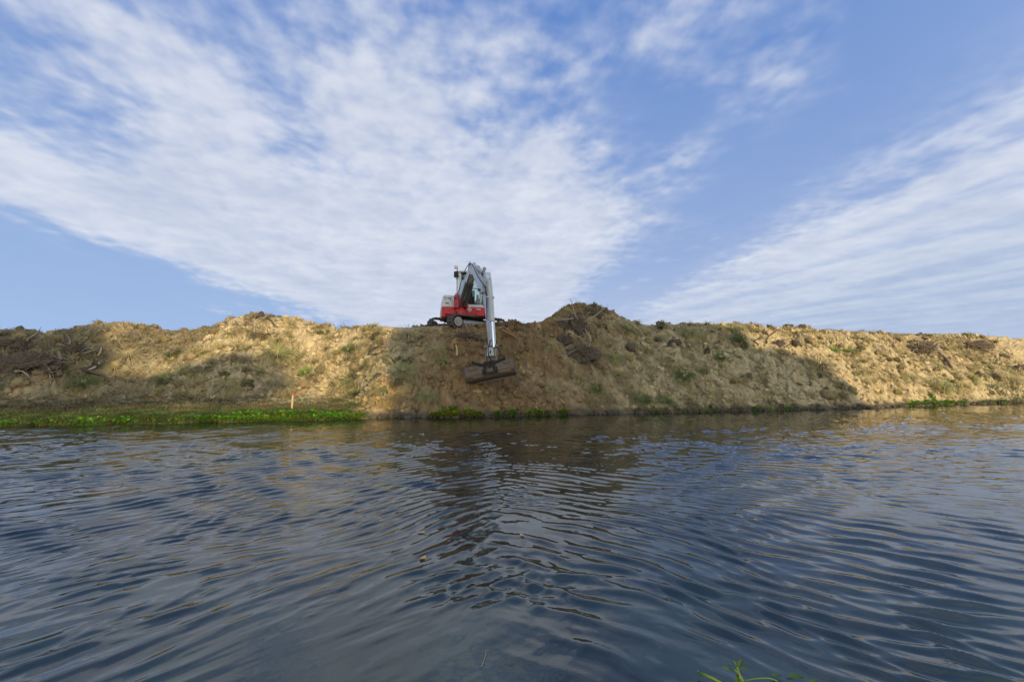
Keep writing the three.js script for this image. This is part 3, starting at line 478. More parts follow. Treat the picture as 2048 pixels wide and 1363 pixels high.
// tussocks one can tell apart: [px, py, size, material, droop, label]
const TUFTS = [[820, 668, 0.75, 'dry', 1.5, 'large drooping straw tussock on the crest left of the excavator'], [556, 712, 0.75, 'mixed', 1.1, 'big yellow-green tussock in the middle of the sunlit sand slope'], [258, 712, 0.55, 'dry', 1.2, 'yellow tussock at the shaded end of the sunlit sand'], [166, 768, 0.5, 'green', 0.9, 'dark green tuft just below the cut branch'],
  [454, 772, 0.5, 'dry', 1.5, 'rounded straw tuft in the shade low on the slope'], [570, 772, 0.6, 'dry', 1.3, 'brown shaggy tussock above the red-topped stake'], [704, 758, 0.65, 'mixed', 1.4, 'grey-green drooping tussock between sun and shade'], [716, 786, 0.35, 'green', 0.8, 'bright green tuft at the foot of the sandy slope'], [808, 742, 0.5, 'mixed', 1.2, 'pale green tussock above the orange sand patch'],
  [872, 698, 0.45, 'dry', 1.6, 'straw tuft hanging below the far track of the excavator'], [885, 722, 0.35, 'mixed', 1.1, 'thin green tuft in the dug slope left of the bucket'], [1228, 716, 0.55, 'mixed', 1.4, 'yellow-green tussock beside the shaggy root ball'], [1258, 660, 0.5, 'mixed', 1.0, 'olive tussock on the shoulder of the tallest hump'], [1378, 664, 0.65, 'mixed', 1.6, 'drooping olive tussock on the flat crest past the hump'],
  [1368, 752, 0.5, 'green', 1.3, 'long dark green tussock halfway down the shaded slope'], [1395, 740, 0.45, 'mixed', 1.2, 'pale green tussock next to the long dark green one'], [1440, 716, 0.4, 'green', 0.9, 'round green tuft in the upper part of the shaded slope'], [1464, 658, 0.55, 'mixed', 1.0, 'olive tussock on the crest near the forked branch'], [1478, 680, 0.55, 'green', 1.0, 'dull green tussock under the crest near the forked branch'],
  [1640, 730, 0.75, 'dry', 1.4, 'pale wide tussock where the shade meets the sun'], [1665, 701, 0.45, 'leaf', 0.8, 'bright green sunlit tuft on the sandy slope'], [1697, 703, 0.3, 'leaf', 0.8, 'small bright green tuft beside a larger one'], [1738, 745, 0.45, 'dry', 1.2, 'yellow tuft in the sunlit slope beside the pale wide tussock'], [1785, 762, 0.6, 'dry', 1.7, 'combed-down straw tussock beside a dark hollow'],
  [1822, 755, 0.5, 'dry', 1.2, 'low straw tussock beneath the tangle of pale roots'], [1885, 775, 0.75, 'mixed', 1.3, 'wide yellow-green tussock low on the sunlit slope'], [1942, 755, 0.6, 'mixed', 1.2, 'tussock below the stump heap'], [2015, 760, 0.95, 'dry', 1.1, 'tall pale tussock at the last visible end of the bank'], [1285, 800, 0.5, 'green', 1.2, 'dark green tuft low on the shaded slope near the water'], [1330, 802, 0.45, 'green', 1.1, 'broad green tuft at the water under the shaded slope'],
  [335, 758, 0.45, 'green', 0.9, 'green patch of grass in the shade below the sunlit sand'], [345, 712, 0.4, 'green', 0.8, 'short green tuft on the sunlit sand near the shade'], [612, 746, 0.35, 'leaf', 0.8, 'light green tuft in the sunlit gully above the ledge'], [697, 700, 0.35, 'green', 0.8, 'mossy green tuft on the sunlit sand beside the crooked branch'], [1100, 690, 0.4, 'dry', 1.5, 'straw tuft between the broken branch and the root clump'], [1195, 780, 0.35, 'green', 1.0, 'small green tuft on bare soil under the shaggy root ball'], [1105, 775, 0.35, 'dry', 1.2, 'small straw tuft right of the bucket'], [855, 790, 0.35, 'mixed', 1.3, 'dark tuft on the dug soil above the waterside leaves'], [650, 665, 0.3, 'green', 0.9, 'small green tuft near the crest of the sunlit sand']];
{
  const r = rng(21), kinds = {};
  const geo = (wild) => tuftGeometry(r, 210, 1, 0.021, 0.75 + 0.25 * wild, 0.9 + 1.1 * wild, 0.2);
  for (let i = 0; i < 6; i++) kinds[i] = geo(i / 5);
  const protos = new Map();
  for (const [px, py, size, mat, droop, label] of TUFTS) {
    const p = onBank(px, py), k = clamp(Math.round((droop - 0.8) * 6), 0, 5), key = mat + k;
    let m = protos.get(key);
    if (!m) { m = shadows(new THREE.Mesh(kinds[k], M[mat])); protos.set(key, m); } else m = m.clone();
    m.name = numbered('grass_tussock'); m.position.copy(p).add(V(0, -0.05, 0));
    m.quaternion.setFromUnitVectors(V(0, 1, 0), groundNormal(p.x, p.z, 0.3).lerp(V(0, 1, 0), 0.35).normalize());
    m.rotateY(r() * 6.28); m.scale.set(size * (1.2 + 0.4 * r()), size * 1.05, size * (1.2 + 0.4 * r()));
    scene.add(m); tag(m, label, 'grass tussock', 'grass tussocks on the bank');
  }
}
// leafy plants along the waterline
{
  const r = rng(61);
  const leafGeo = (() => {
    const a = [];
    for (let i = 0; i < 7; i++) {
      const s = new THREE.CircleGeometry(0.055, 6); s.scale(1, 0.62, 1); s.rotateX(-Math.PI / 2 + 0.5 * (r() - 0.3)); s.translate(0.055 + 0.03 * r(), 0, 0); s.rotateZ(0.4 + 0.5 * r()); s.rotateY(i * 0.9 + r()); s.translate(0.08 * (r() - 0.5), 0.02 + 0.08 * r(), 0.08 * (r() - 0.5)); a.push(s);
    }
    return mergeGeometries(a);
  })();
  const patch = (label, x0, x1, depth, n, dense, yellow = 1) => {
    const spots = [];
    for (let i = 0; i < n; i++) {
      const t = r(), px = lerp(x0, x1, t), e = Math.pow(Math.sin(Math.PI * clamp(t, 0.02, 0.98)), 0.7) * (0.75 + 0.5 * noise(px * 0.035, label.length)), d = -0.1 + depth * r() ** 1.6 * e;
      if (r() < dense * sm(0.15, -0.3, noise(px * 0.06, 7)) || r() < 0.8 * sm(0.0, -0.4, noise(px * 0.25, d * 9))) continue;
      const D = 17 - 0.2, guess = at(px, 834, D); let x = guess.x; for (let k = 0; k < 4; k++) x = (px - CX) / FOCAL * -zShore(x);
      const z = zShore(x) - d; spots.push([x, Math.max(0, heightAt(x, z)) + 0.01 + 0.06 * r(), z, 0.45 + 0.75 * r() ** 1.5, r() * 6.28, null, rgb((0.45 + 1.1 * r() * r() * sm(0.5, 0, d) + 0.3 * r()) * yellow, 0.6 + 0.6 * r() * sm(0.7, 0, d) + 0.2 * r(), 0.4 + 0.6 * r())]);
    }
    scatter('waterside_leaves', leafGeo, M.leaf, spots, label, 'leafy plants');
  };
  patch('green leafy plants at the water below the red-topped stake', 400, 728, 0.7, 1050, 0.4);
  patch('yellow-green leafy patch at the waterline below the bucket', 862, 962, 0.5, 430, 0.6, 1.7);
  patch('green leafy plants at the waterline right of the bucket', 990, 1142, 0.3, 380, 1.3, 1.2);
  patch('bright green sunlit leafy plants at the water where the shade ends', 1808, 1925, 0.5, 420, 1);
  patch('low leafy fringe along the grass ledge at the water', 0, 400, 0.3, 260, 2);
  patch('few green sprigs at the water under the shaded slope', 1290, 1580, 0.25, 140, 2);
  patch('small green sprigs at the waterline at the end of the bank', 1960, 2010, 0.4, 90, 1);
}
// the survey stake
{
  const base = onBank(583, 822), top = at(584, 785, -base.z - 0.02), h = top.y - base.y, g = thing('survey_stake', base, 'pale wooden survey stake with a red painted top on the grass ledge', 'stake');
  const post = new RoundedBoxGeometry(0.062, h * 0.86 + 0.1, 0.05, 2, 0.006).translate(0, h * 0.43 - 0.05, 0);
  mesh('post', post, M.wood, g); mesh('painted_top', new RoundedBoxGeometry(0.064, h * 0.14, 0.052, 2, 0.008).translate(0, h * 0.93, 0), M.redPaint, g);
  g.rotation.z = -0.035; g.rotation.y = 0.3;
}

// ------------------------------------------------------------------ the excavator
{
  const R = V(-2.2, 3.72, -22), root = thing('excavator', R, 'red and white tracked excavator on top of the bank, arm reaching down', 'excavator');
  const L = (px, py, depth) => at(px, py, depth).sub(R);
  const paintNoise = noiseTexture(256, (u, v) => { const n = 0.93 + 0.10 * tiled(u, v, 5, 4); return [n, n * 0.995, n * 0.98]; }, 1, true);
  const rough = noiseTexture(256, (u, v) => [0, 0.5 + 0.4 * tiled(u + 0.2, v, 8, 4), 0], 1);
  const paint = (c, o = {}) => new THREE.MeshPhysicalMaterial({ color: c, roughness: 0.75, roughnessMap: rough, map: paintNoise, clearcoat: 0.15, clearcoatRoughness: 0.4, ...o });
  const white = paint(rgb(0.82, 0.82, 0.73)), red = paint(rgb(0.68, 0.012, 0.018)), silver = paint(rgb(0.66, 0.67, 0.68), { metalness: 0.25 }), cream = paint(rgb(0.62, 0.61, 0.54));
  const black = new THREE.MeshStandardMaterial({ color: rgb(0.034, 0.027, 0.02), roughness: 0.95 }), rubber = new THREE.MeshStandardMaterial({ color: rgb(0.105, 0.085, 0.065), roughness: 0.95, bumpMap: soilBump, bumpScale: 0.01 });
  const steel = new THREE.MeshStandardMaterial({ color: rgb(0.19, 0.135, 0.085), roughness: 0.6, metalness: 0.35, map: paintNoise, bumpMap: soilBump, bumpScale: 0.006 }), chrome = new THREE.MeshStandardMaterial({ color: rgb(0.75, 0.77, 0.8), roughness: 0.12, metalness: 1 });
  const cyl = new THREE.MeshStandardMaterial({ color: rgb(0.13, 0.115, 0.10), roughness: 0.5, metalness: 0.3 }), grey = paint(rgb(0.30, 0.29, 0.27)), hubGrey = paint(rgb(0.33, 0.30, 0.25));
  const glass = new THREE.MeshPhysicalMaterial({ color: rgb(0.80, 0.88, 0.86), roughness: 0.02, transmission: 1, thickness: 0, ior: 1.45 });
  const box = (w, h, d, x, y, z, r = 0.02) => new RoundedBoxGeometry(w, h, d, 2, Math.min(r, w / 2.1, h / 2.1, d / 2.1)).translate(x, y, z);
  const TH = 0.20, H = (g) => g.translate(-0.2, 0, 0).rotateY(TH), HP = (x, y, z) => V(x, y, z).applyAxisAngle(V(0, 1, 0), TH);
  const rod = (a, b, r, sides = 14) => { const d = b.clone().sub(a), g = new THREE.CylinderGeometry(r, r, d.length(), sides); g.applyQuaternion(new THREE.Quaternion().setFromUnitVectors(V(0, 1, 0), d.normalize())); return g.translate((a.x + b.x) / 2, (a.y + b.y) / 2, (a.z + b.z) / 2); };
  const profile = (pts, w, bevel = 0.012) => { const s = new THREE.Shape(pts.map(([a, b]) => new THREE.Vector2(a, b))); return new THREE.ExtrudeGeometry(s, { depth: w - 2 * bevel, bevelEnabled: true, bevelThickness: bevel, bevelSize: bevel, bevelSegments: 2, steps: 1 }).translate(0, 0, -w / 2 + bevel); };

  // undercarriage: two tracks at an angle to the house, a car body and the blade
  const AX = Math.atan2(0.66, 0.75), U = (g) => g.rotateY(AX);                     // +x of the undercarriage points away to the right
  const track = (side) => {
    const zc = side * 0.86, len = 1.30, r = 0.33, w = 0.44, belt = [], link = [];
    const outer = new THREE.Shape(); outer.absarc(len, 0, r, -Math.PI / 2, Math.PI / 2); outer.absarc(-len, 0, r, Math.PI / 2, Math.PI * 1.5); outer.closePath();
    const hole = new THREE.Path(); hole.absarc(len, 0, r - 0.05, -Math.PI / 2, Math.PI / 2); hole.absarc(-len, 0, r - 0.05, Math.PI / 2, Math.PI * 1.5); outer.holes.push(hole);
    belt.push(new THREE.ExtrudeGeometry(outer, { depth: w, bevelEnabled: false, curveSegments: 14 }).translate(0, r, zc - w / 2));
    const per = 4 * len + 2 * Math.PI * r, n = 44;
    for (let i = 0; i < n; i++) {
      let s = i / n * per, x, y, a;
      if (s < 2 * len) { x = -len + s; y = 0; a = -Math.PI / 2; } else if ((s -= 2 * len) < Math.PI * r) { a = -Math.PI / 2 + s / r; x = len + r * Math.cos(a); y = r + r * Math.sin(a); } else if ((s -= Math.PI * r) < 2 * len) { x = len - s; y = 2 * r; a = Math.PI / 2; } else { s -= 2 * len; a = Math.PI / 2 + s / r; x = -len + r * Math.cos(a); y = r + r * Math.sin(a); }
      const g = new RoundedBoxGeometry(0.035, 0.05, w - 0.02, 1, 0.012); g.rotateZ(a); g.translate(x + 0.02 * Math.cos(a), y + 0.02 * Math.sin(a), zc); link.push(g);
    }
    const part = mesh('track', belt.map(U), rubber, root);
    mesh('grousers', link.map(U), rubber, part).userData.kind = 'stuff';
    const face = zc + side * 0.17, wheel = (name, x, rr, m) => mesh(name, [new THREE.CylinderGeometry(rr, rr, 0.1, 24).rotateX(Math.PI / 2).translate(x, r, face), new THREE.CylinderGeometry(rr * 0.45, rr * 0.5, 0.16, 16).rotateX(Math.PI / 2).translate(x, r, face)].map(U), m, part);
    wheel('idler_wheel', -len + 0.03, 0.215, hubGrey); wheel('drive_sprocket', len - 0.02, 0.25, grey);
    mesh('track_frame', [box(2 * len - 0.62, 0.22, 0.26, 0.05, r - 0.01, zc + side * 0.03, 0.05), box(2 * len - 0.3, 0.1, 0.2, 0, r + 0.02, zc, 0.02)].map(U), grey, part);
    for (let i = 0; i < 5; i++) mesh('track_roller', U(new THREE.CylinderGeometry(0.085, 0.085, 0.3, 14).rotateX(Math.PI / 2).translate(-0.8 + i * 0.4, 0.14, zc + side * 0.04)), grey, part);
  };
  track(1); track(-1);
  mesh('car_body', [box(1.5, 0.26, 1.5, 0, 0.44, 0, 0.08), new THREE.CylinderGeometry(0.5, 0.55, 0.14, 28).translate(0, 0.62, 0)].map(U), black, root);
  mesh('dozer_blade', [profile([[1.95, 0.02], [2.02, 0.0], [2.0, 0.2], [2.05, 0.42], [1.99, 0.43], [1.93, 0.2]], 2.1).translate(0, 0.16, 0), box(1.2, 0.12, 0.12, 1.4, 0.3, 0.45), box(1.2, 0.12, 0.12, 1.4, 0.3, -0.45)].map(U), steel, root);

  // house
  const houseShape = (y0, y1, inset, z0, z1, x0, x1) => { const s = new THREE.Shape(), c = 0.22; s.moveTo(x0 + inset, z0); s.lineTo(x1 - inset, z0); s.lineTo(x1 - inset, z1 + c); s.quadraticCurveTo(x1 - inset, z1, x1 - inset - c, z1); s.lineTo(x0 + inset + c, z1); s.quadraticCurveTo(x0 + inset, z1, x0 + inset, z1 + c); s.closePath(); return new THREE.ExtrudeGeometry(s, { depth: y1 - y0 - 0.04, bevelEnabled: true, bevelSize: 0.02, bevelThickness: 0.02, bevelSegments: 2 }).rotateX(-Math.PI / 2).scale(1, 1, -1).translate(0, y0 + 0.02, 0); };
  const fixWinding = (g) => { const q = g.index ? g.toNonIndexed() : g, p = q.attributes.position; for (let i = 0; i < p.count; i += 3) { const a = [p.getX(i), p.getY(i), p.getZ(i)]; p.setXYZ(i, p.getX(i + 1), p.getY(i + 1), p.getZ(i + 1)); p.setXYZ(i + 1, ...a); } q.computeVertexNormals(); return q; };
  mesh('lower_body', [H(fixWinding(houseShape(0.62, 1.09, 0, 0.92, -1.15, -1.08, 0.98)))], red, root);
  mesh('counterweight', [H(fixWinding(houseShape(0.74, 1.45, 0.03, -0.6, -1.22, -1.07, 0.97)))], red, root);
  mesh('belly_plate', [H(box(1.7, 0.1, 1.7, -0.05, 0.60, -0.1))], black, root);
  const hood = mesh('engine_hood', [H(profile([[-1.07, 1.095], [-0.37, 1.095], [-0.37, 1.62], [-0.98, 1.62], [-1.03, 1.56]], 1.96, 0.02).translate(0, 0, -0.07))], white, root);
  mesh('hood_seam', [H(box(0.012, 0.48, 0.02, -0.62, 1.36, 0.914, 0.004))], black, hood);
  mesh('door_slot', [H(box(0.025, 0.17, 0.02, -0.69, 1.44, 0.914, 0.006))], black, hood);
  mesh('hood_latch', [H(box(0.15, 0.045, 0.03, -0.84, 1.26, 0.914, 0.01))], black, hood);
  mesh('rear_hood', [H(box(1.2, 0.5, 0.7, 0.35, 1.34, -0.8, 0.08))], white, root);
  const decal = (text, w, h, color, place) => {
    const c = document.createElement('canvas'); c.width = 128; c.height = 64; const k = c.getContext('2d'); k.clearRect(0, 0, 128, 64); k.fillStyle = color; k.font = 'bold 46px sans-serif'; k.textAlign = 'center'; k.textBaseline = 'middle'; k.fillText(text, 64, 34, 124);
    const t = new THREE.CanvasTexture(c); t.colorSpace = THREE.SRGBColorSpace;
    return { geo: H(new THREE.PlaneGeometry(w, h).translate(...place)), mat: new THREE.MeshStandardMaterial({ map: t, transparent: true, roughness: 0.6 }) };
  };
  const d1 = decal('TB 290', 0.30, 0.13, '#22241f', [-0.83, 1.50, 0.9155]), d2 = decal('TB290', 0.24, 0.11, '#f2f0ea', [0.62, 1.0, 0.9455]);
  mesh('model_lettering', d1.geo, d1.mat, hood);
  // front skirt under the cab, with the diamond emblem
  const skirt = mesh('front_panel', [H(box(1.16, 0.44, 0.05, 0.34, 0.855, 0.918, 0.015))], red, root);
  mesh('model_lettering', d2.geo, d2.mat, skirt);
  const diamond = (r, z, m) => { const g = new THREE.CylinderGeometry(r, r, 0.006, 4).rotateX(Math.PI / 2); return mesh('diamond_emblem', [H(g.translate(0.21, 0.98, z))], m, skirt); };
  diamond(0.12, 0.946, white); diamond(0.065, 0.951, grey); diamond(0.038, 0.956, white);
  mesh('step', [H(box(0.5, 0.04, 0.16, 0.72, 0.66, 1.0)), H(box(0.03, 0.14, 0.03, 0.5, 0.72, 1.0)), H(box(0.03, 0.14, 0.03, 0.94, 0.72, 1.0))], black, root);

  // cab
  const cx0 = -0.30, cx1 = 0.96, cz0 = 0.90, cz1 = -0.72, cy0 = 1.095, cy1 = 2.80;
  const cab = mesh('cab', [box(1.26, 0.14, 0.05, 0.33, 1.165, cz0 - 0.03), box(0.05, 0.5, 1.6, cx1 - 0.025, 1.34, 0.09), box(0.05, 0.5, 1.6, cx0 + 0.025, 1.34, 0.09), box(1.26, 0.6, 0.05, 0.33, 1.38, cz1 + 0.03),
    box(1.34, 0.09, 1.72, 0.33, cy1, 0.10, 0.04), box(1.2, 0.05, 1.5, 0.33, cy1 + 0.06, 0.08, 0.02)].map(H), white, root);
  for (const [x, z, w] of [[cx0 + 0.045, cz0 - 0.04, 0.10], [cx1 - 0.04, cz0 - 0.04, 0.085], [cx0 + 0.04, cz1 + 0.05, 0.08], [cx1 - 0.04, cz1 + 0.05, 0.08], [cx1 - 0.03, 0.05, 0.06]]) mesh('pillar', [H(box(w, cy1 - cy0 - 0.1, 0.09, x, (cy0 + cy1) / 2, z, 0.02))], white, cab);
  const pane = (w, h, x, y, z, turn) => mesh('window_pane', [H(new RoundedBoxGeometry(w, h, 0.006, 1, 0.002).rotateY(turn).translate(x, y, z))], glass, cab);
  pane(1.06, 0.72, 0.33, 1.63, cz0 - 0.03, 0); pane(1.06, 0.68, 0.33, 2.36, cz0 - 0.03, 0);
  pane(1.44, 1.12, cx0 + 0.03, 2.16, 0.09, Math.PI / 2); pane(1.44, 1.12, cx1 - 0.03, 2.16, 0.09, Math.PI / 2); pane(1.1, 1.05, 0.33, 2.2, cz1 + 0.03, 0);
  mesh('window_seal', [box(1.08, 0.035, 0.03, 0.33, 2.005, cz0 - 0.026, 0.008), box(1.08, 0.03, 0.03, 0.33, 1.255, cz0 - 0.026, 0.008), box(1.08, 0.09, 0.03, 0.33, 2.70, cz0 - 0.026, 0.01)].map(H), black, cab);
  mesh('roof_lining', [H(box(1.1, 0.03, 1.4, 0.33, cy1 - 0.07, 0.08))], new THREE.MeshStandardMaterial({ color: rgb(0.30, 0.29, 0.17), roughness: 0.9 }), cab);
  mesh('operator_seat', [box(0.5, 0.14, 0.5, 0.36, 1.45, -0.1, 0.05), box(0.48, 0.66, 0.13, 0.36, 1.82, -0.36, 0.05), box(0.26, 0.18, 0.1, 0.36, 2.22, -0.38, 0.04), box(0.4, 0.34, 0.4, 0.36, 1.25, -0.12, 0.04)].map(H), black, cab);
  mesh('control_console', [box(0.16, 0.34, 0.5, 0.02, 1.48, 0.05, 0.04), box(0.16, 0.34, 0.5, 0.7, 1.48, 0.05, 0.04), box(0.1, 0.5, 0.14, 0.62, 1.5, 0.62, 0.03)].map(H), black, cab);
  for (const s of [0, 1]) {
    const x = s ? 0.92 : -0.44;
    const lamp = mesh('work_light', [H(box(0.15, 0.15, 0.1, x, 3.0, 0.86, 0.03)), H(box(0.03, 0.16, 0.03, x + (s ? -0.05 : 0.06), 2.88, 0.84, 0.008))], black, root);
    mesh('lamp_lens', [H(box(0.12, 0.12, 0.02, x, 3.0, 0.915, 0.02))], hubGrey, lamp);
    const mx = s ? 1.06 : -0.45, mir = mesh('mirror', [H(box(0.20, 0.30, 0.07, mx, 2.62, 0.98, 0.05)), H(rod(V(mx, 2.78, 0.97), V(s ? 0.9 : -0.26, 2.80, 0.88), 0.014))], black, root);
    mesh('mirror_face', [H(box(0.15, 0.24, 0.006, mx, 2.62, 0.942, 0.002))], chrome, mir);
  }
  mesh('hand_rail', [H(rod(V(-0.36, 1.75, 0.93), V(-0.36, 2.45, 0.93), 0.014)), H(rod(V(-0.36, 2.45, 0.93), V(-0.3, 2.45, 0.9), 0.014)), H(rod(V(-0.36, 1.75, 0.93), V(-0.3, 1.75, 0.9), 0.014))], white, root);

  // boom: plane through foot, bend and tip
  const F = L(921, 596, 20.75), A = L(947, 541, 19.5), T = L(966, 580, 18.55), dirH = V(T.x - F.x, 0, T.z - F.z).normalize(), yaw = Math.atan2(-dirH.z, dirH.x);
  const plane = (g, o) => g.rotateY(yaw).translate(o.x, o.y, o.z), uOf = (p, o) => (p.x - o.x) * dirH.x + (p.z - o.z) * dirH.z;
  const off = (p, u, v, s = 0) => p.clone().add(V(dirH.x * u - dirH.z * s, v, dirH.z * u + dirH.x * s));   // u along the boom, v up, s across (towards the picture's right is +)
  const ua = uOf(A, F), va = A.y - F.y, ut = uOf(T, F), vt = T.y - F.y;
  mesh('boom', [plane(profile([[-0.14, -0.10], [-0.12, 0.12], [ua - 0.42, va - 0.06], [ua - 0.1, va + 0.17], [ua + 0.16, va + 0.17], [ut + 0.12, vt + 0.14], [ut + 0.13, vt - 0.10], [ut - 0.05, vt - 0.14], [ua + 0.26, va - 0.24], [ua + 0.02, va - 0.18], [ua - 0.2, va - 0.34], [0.12, -0.14]], 0.27, 0.015), F)], silver, root);
  mesh('swing_post', [H(box(0.36, 0.16, 0.5, -0.28, 0.86, 1.05, 0.04)), H(box(0.9, 0.16, 0.16, -0.5, 0.78, 0.98, 0.04)), rod(off(F, 0.02, -0.85), off(F, 0.02, -0.02), 0.17, 20), plane(profile([[-0.2, -0.45], [0.3, -0.5], [0.34, -0.3], [0.16, 0.14], [0, 0.2], [-0.2, 0.1]], 0.06).translate(0, 0, 0.22), F), plane(profile([[-0.2, -0.45], [0.3, -0.5], [0.34, -0.3], [0.16, 0.14], [0, 0.2], [-0.2, 0.1]], 0.06).translate(0, 0, -0.22), F)], red, root);
  for (const s of [-0.12, 0.14]) { const c0 = off(F, 0.24, -0.40, s), c1 = off(F, ua - 0.02, va - 0.14, s), m = c0.clone().lerp(c1, 0.72); mesh('boom_cylinder', [rod(c0, m, 0.085), rod(c0, c0.clone().lerp(m, 0.06), 0.1)], cyl, root); mesh('cylinder_rod', [rod(m, c1, 0.045)], chrome, root); }
  // arm
  const Hd = L(974, 551, 18.5), E = L(984.5, 695, 18.25), ad = V(E.x - Hd.x, E.y - Hd.y, E.z - Hd.z), armLen = ad.length(), down = ad.clone().normalize();
  const armQ = new THREE.Quaternion().setFromRotationMatrix(new THREE.Matrix4().makeBasis(dirH.clone().addScaledVector(down, -dirH.dot(down)).normalize(), down.clone().negate(), dirH.clone().addScaledVector(down, -dirH.dot(down)).normalize().cross(down.clone().negate())));
  const arm = (g) => g.applyQuaternion(armQ).translate(Hd.x, Hd.y, Hd.z);       // x towards the tip of the boom, y up along the arm, z across
  const armP = (x, y, z) => V(x, y, z).applyQuaternion(armQ).add(Hd);
  mesh('arm', [arm(profile([[-0.06, 0.10], [0.10, 0.10], [0.17, -0.4], [0.20, -0.9], [0.12, -armLen + 0.1], [0.08, -armLen - 0.12], [-0.10, -armLen - 0.1], [-0.12, -armLen + 0.5], [-0.22, -0.9], [-0.30, -0.75], [-0.28, -0.55], [-0.12, -0.2]], 0.24, 0.012))], silver, root);
  const B0 = armP(0.27, -0.28, 0.06), B1 = armP(0.29, -2.02, 0.06), B2 = armP(0.24, -armLen - 0.02, 0.05);
  mesh('bucket_cylinder', [rod(B0, B1, 0.088), rod(B1.clone().lerp(B0, 0.05), B1, 0.10)], cream, root); mesh('cylinder_rod', [rod(B1, B2, 0.05)], chrome, root);
  mesh('cylinder_mount', [arm(box(0.16, 0.22, 0.05, 0.2, -0.26, 0.14)), arm(box(0.16, 0.22, 0.05, 0.2, -0.26, -0.03)), arm(box(0.1, 0.08, 0.36, 0.25, -1.0, 0.05))], cream, root);
  const S0 = off(A, -0.12, 0.30, 0), S1 = armP(-0.02, 0.06, 0), Sm = S0.clone().lerp(S1, 0.78);
  mesh('arm_cylinder', [rod(S0, Sm, 0.08), rod(Sm.clone().lerp(S0, 0.06), Sm, 0.092)], cream, root); mesh('cylinder_rod', [rod(Sm, S1, 0.045)], chrome, root);
  mesh('cylinder_bracket', [plane(profile([[ua - 0.28, va + 0.12], [ua + 0.1, va + 0.18], [ua - 0.06, va + 0.40], [ua - 0.16, va + 0.40]], 0.04).translate(0, 0, 0.11), F), plane(profile([[ua - 0.28, va + 0.12], [ua + 0.1, va + 0.18], [ua - 0.06, va + 0.40], [ua - 0.16, va + 0.40]], 0.04).translate(0, 0, -0.11), F)], silver, root);
  const pin = (p, w, r) => rod(off(p, 0, 0, -w / 2), off(p, 0, 0, w / 2), r);
  mesh('pins', [pin(T, 0.46, 0.06), pin(F, 0.56, 0.065), pin(S0, 0.34, 0.04), pin(armP(0.0, -armLen, 0), 0.4, 0.05)], cyl, root);
  const hose = (pts, r = 0.017) => new THREE.TubeGeometry(bent(pts), 26, r, 6, false);
  mesh('hoses', [hose([off(F, -0.05, 0.2, -0.16), off(A, -0.45, 0.12, -0.2), off(A, 0, 0.25, -0.2), off(T, -0.1, 0.45, -0.2), armP(0.05, -0.7, -0.15)]), hose([off(F, 0.0, 0.2, 0.14), off(A, -0.4, 0.15, 0.2), off(A, 0.1, 0.28, 0.19), off(T, 0, 0.5, 0.2), armP(0.1, -0.6, 0.16), armP(0.05, -1.4, 0.15)]),
    hose([armP(0.1, -0.5, 0.15), armP(0.3, -0.8, 0.26), armP(0.16, -1.15, 0.18), armP(-0.02, -1.9, 0.15)]), hose([armP(-0.28, -0.5, 0), armP(-0.6, -0.85, 0.02), armP(-0.35, -1.25, 0.05), armP(-0.12, -1.6, -0.12), armP(-0.1, -2.8, -0.14), armP(-0.1, -3.2, -0.2)]),
    hose([armP(0.0, -2.5, -0.14), armP(0.02, -3.0, -0.24), armP(0.1, -3.35, -0.3), armP(0.1, -3.6, -0.16)], 0.02), hose([armP(0.2, -2.75, 0.12), armP(0.25, -3.1, 0.3), armP(0.2, -3.4, 0.28), armP(0.1, -3.6, 0.12)], 0.02)], black, root);

  // linkage, tilting coupler and ditching bucket
  const K = (px, py, out = 0) => L(px, py, 18.25 - out);
  const lk = K(984, 703), turnK = 0.25;
  const Q = (g) => g.rotateY(-turnK).translate(lk.x, lk.y, lk.z);                 // x right, y up, z towards the viewer
  mesh('bucket_link', [Q(profile([[-0.13, -0.16], [0.13, -0.16], [0.10, 0.14], [-0.10, 0.14]], 0.10, 0.02).translate(-0.02, 0.0, 0.16)), Q(box(0.07, 0.36, 0.1, -0.17, 0.02, 0.05)), Q(box(0.07, 0.40, 0.1, 0.17, 0.02, 0.05))], cream, root);
  mesh('link_slot', [Q(box(0.055, 0.14, 0.02, -0.01, -0.02, 0.212, 0.02))], black, root);
  mesh('side_links', [Q(box(0.06, 0.62, 0.12, -0.24, -0.22, 0.08, 0.02)), Q(box(0.06, 0.62, 0.12, 0.22, -0.22, 0.08, 0.02)), Q(rod(V(-0.3, 0.18, 0.1), V(0.3, 0.22, 0.1), 0.075)), Q(rod(V(-0.3, -0.1, 0.05), V(0.28, -0.1, 0.05), 0.05)), Q(box(0.56, 0.07, 0.16, -0.01, -0.5, 0.1, 0.02)), Q(box(0.4, 0.28, 0.08, -0.01, -0.34, -0.02, 0.02))], paint(rgb(0.24, 0.195, 0.14)), root);
  const TILT = 0.20, bc = K(981, 741, 0.0), Bk = (g) => g.rotateZ(TILT).rotateY(-0.12).translate(bc.x, bc.y, bc.z);
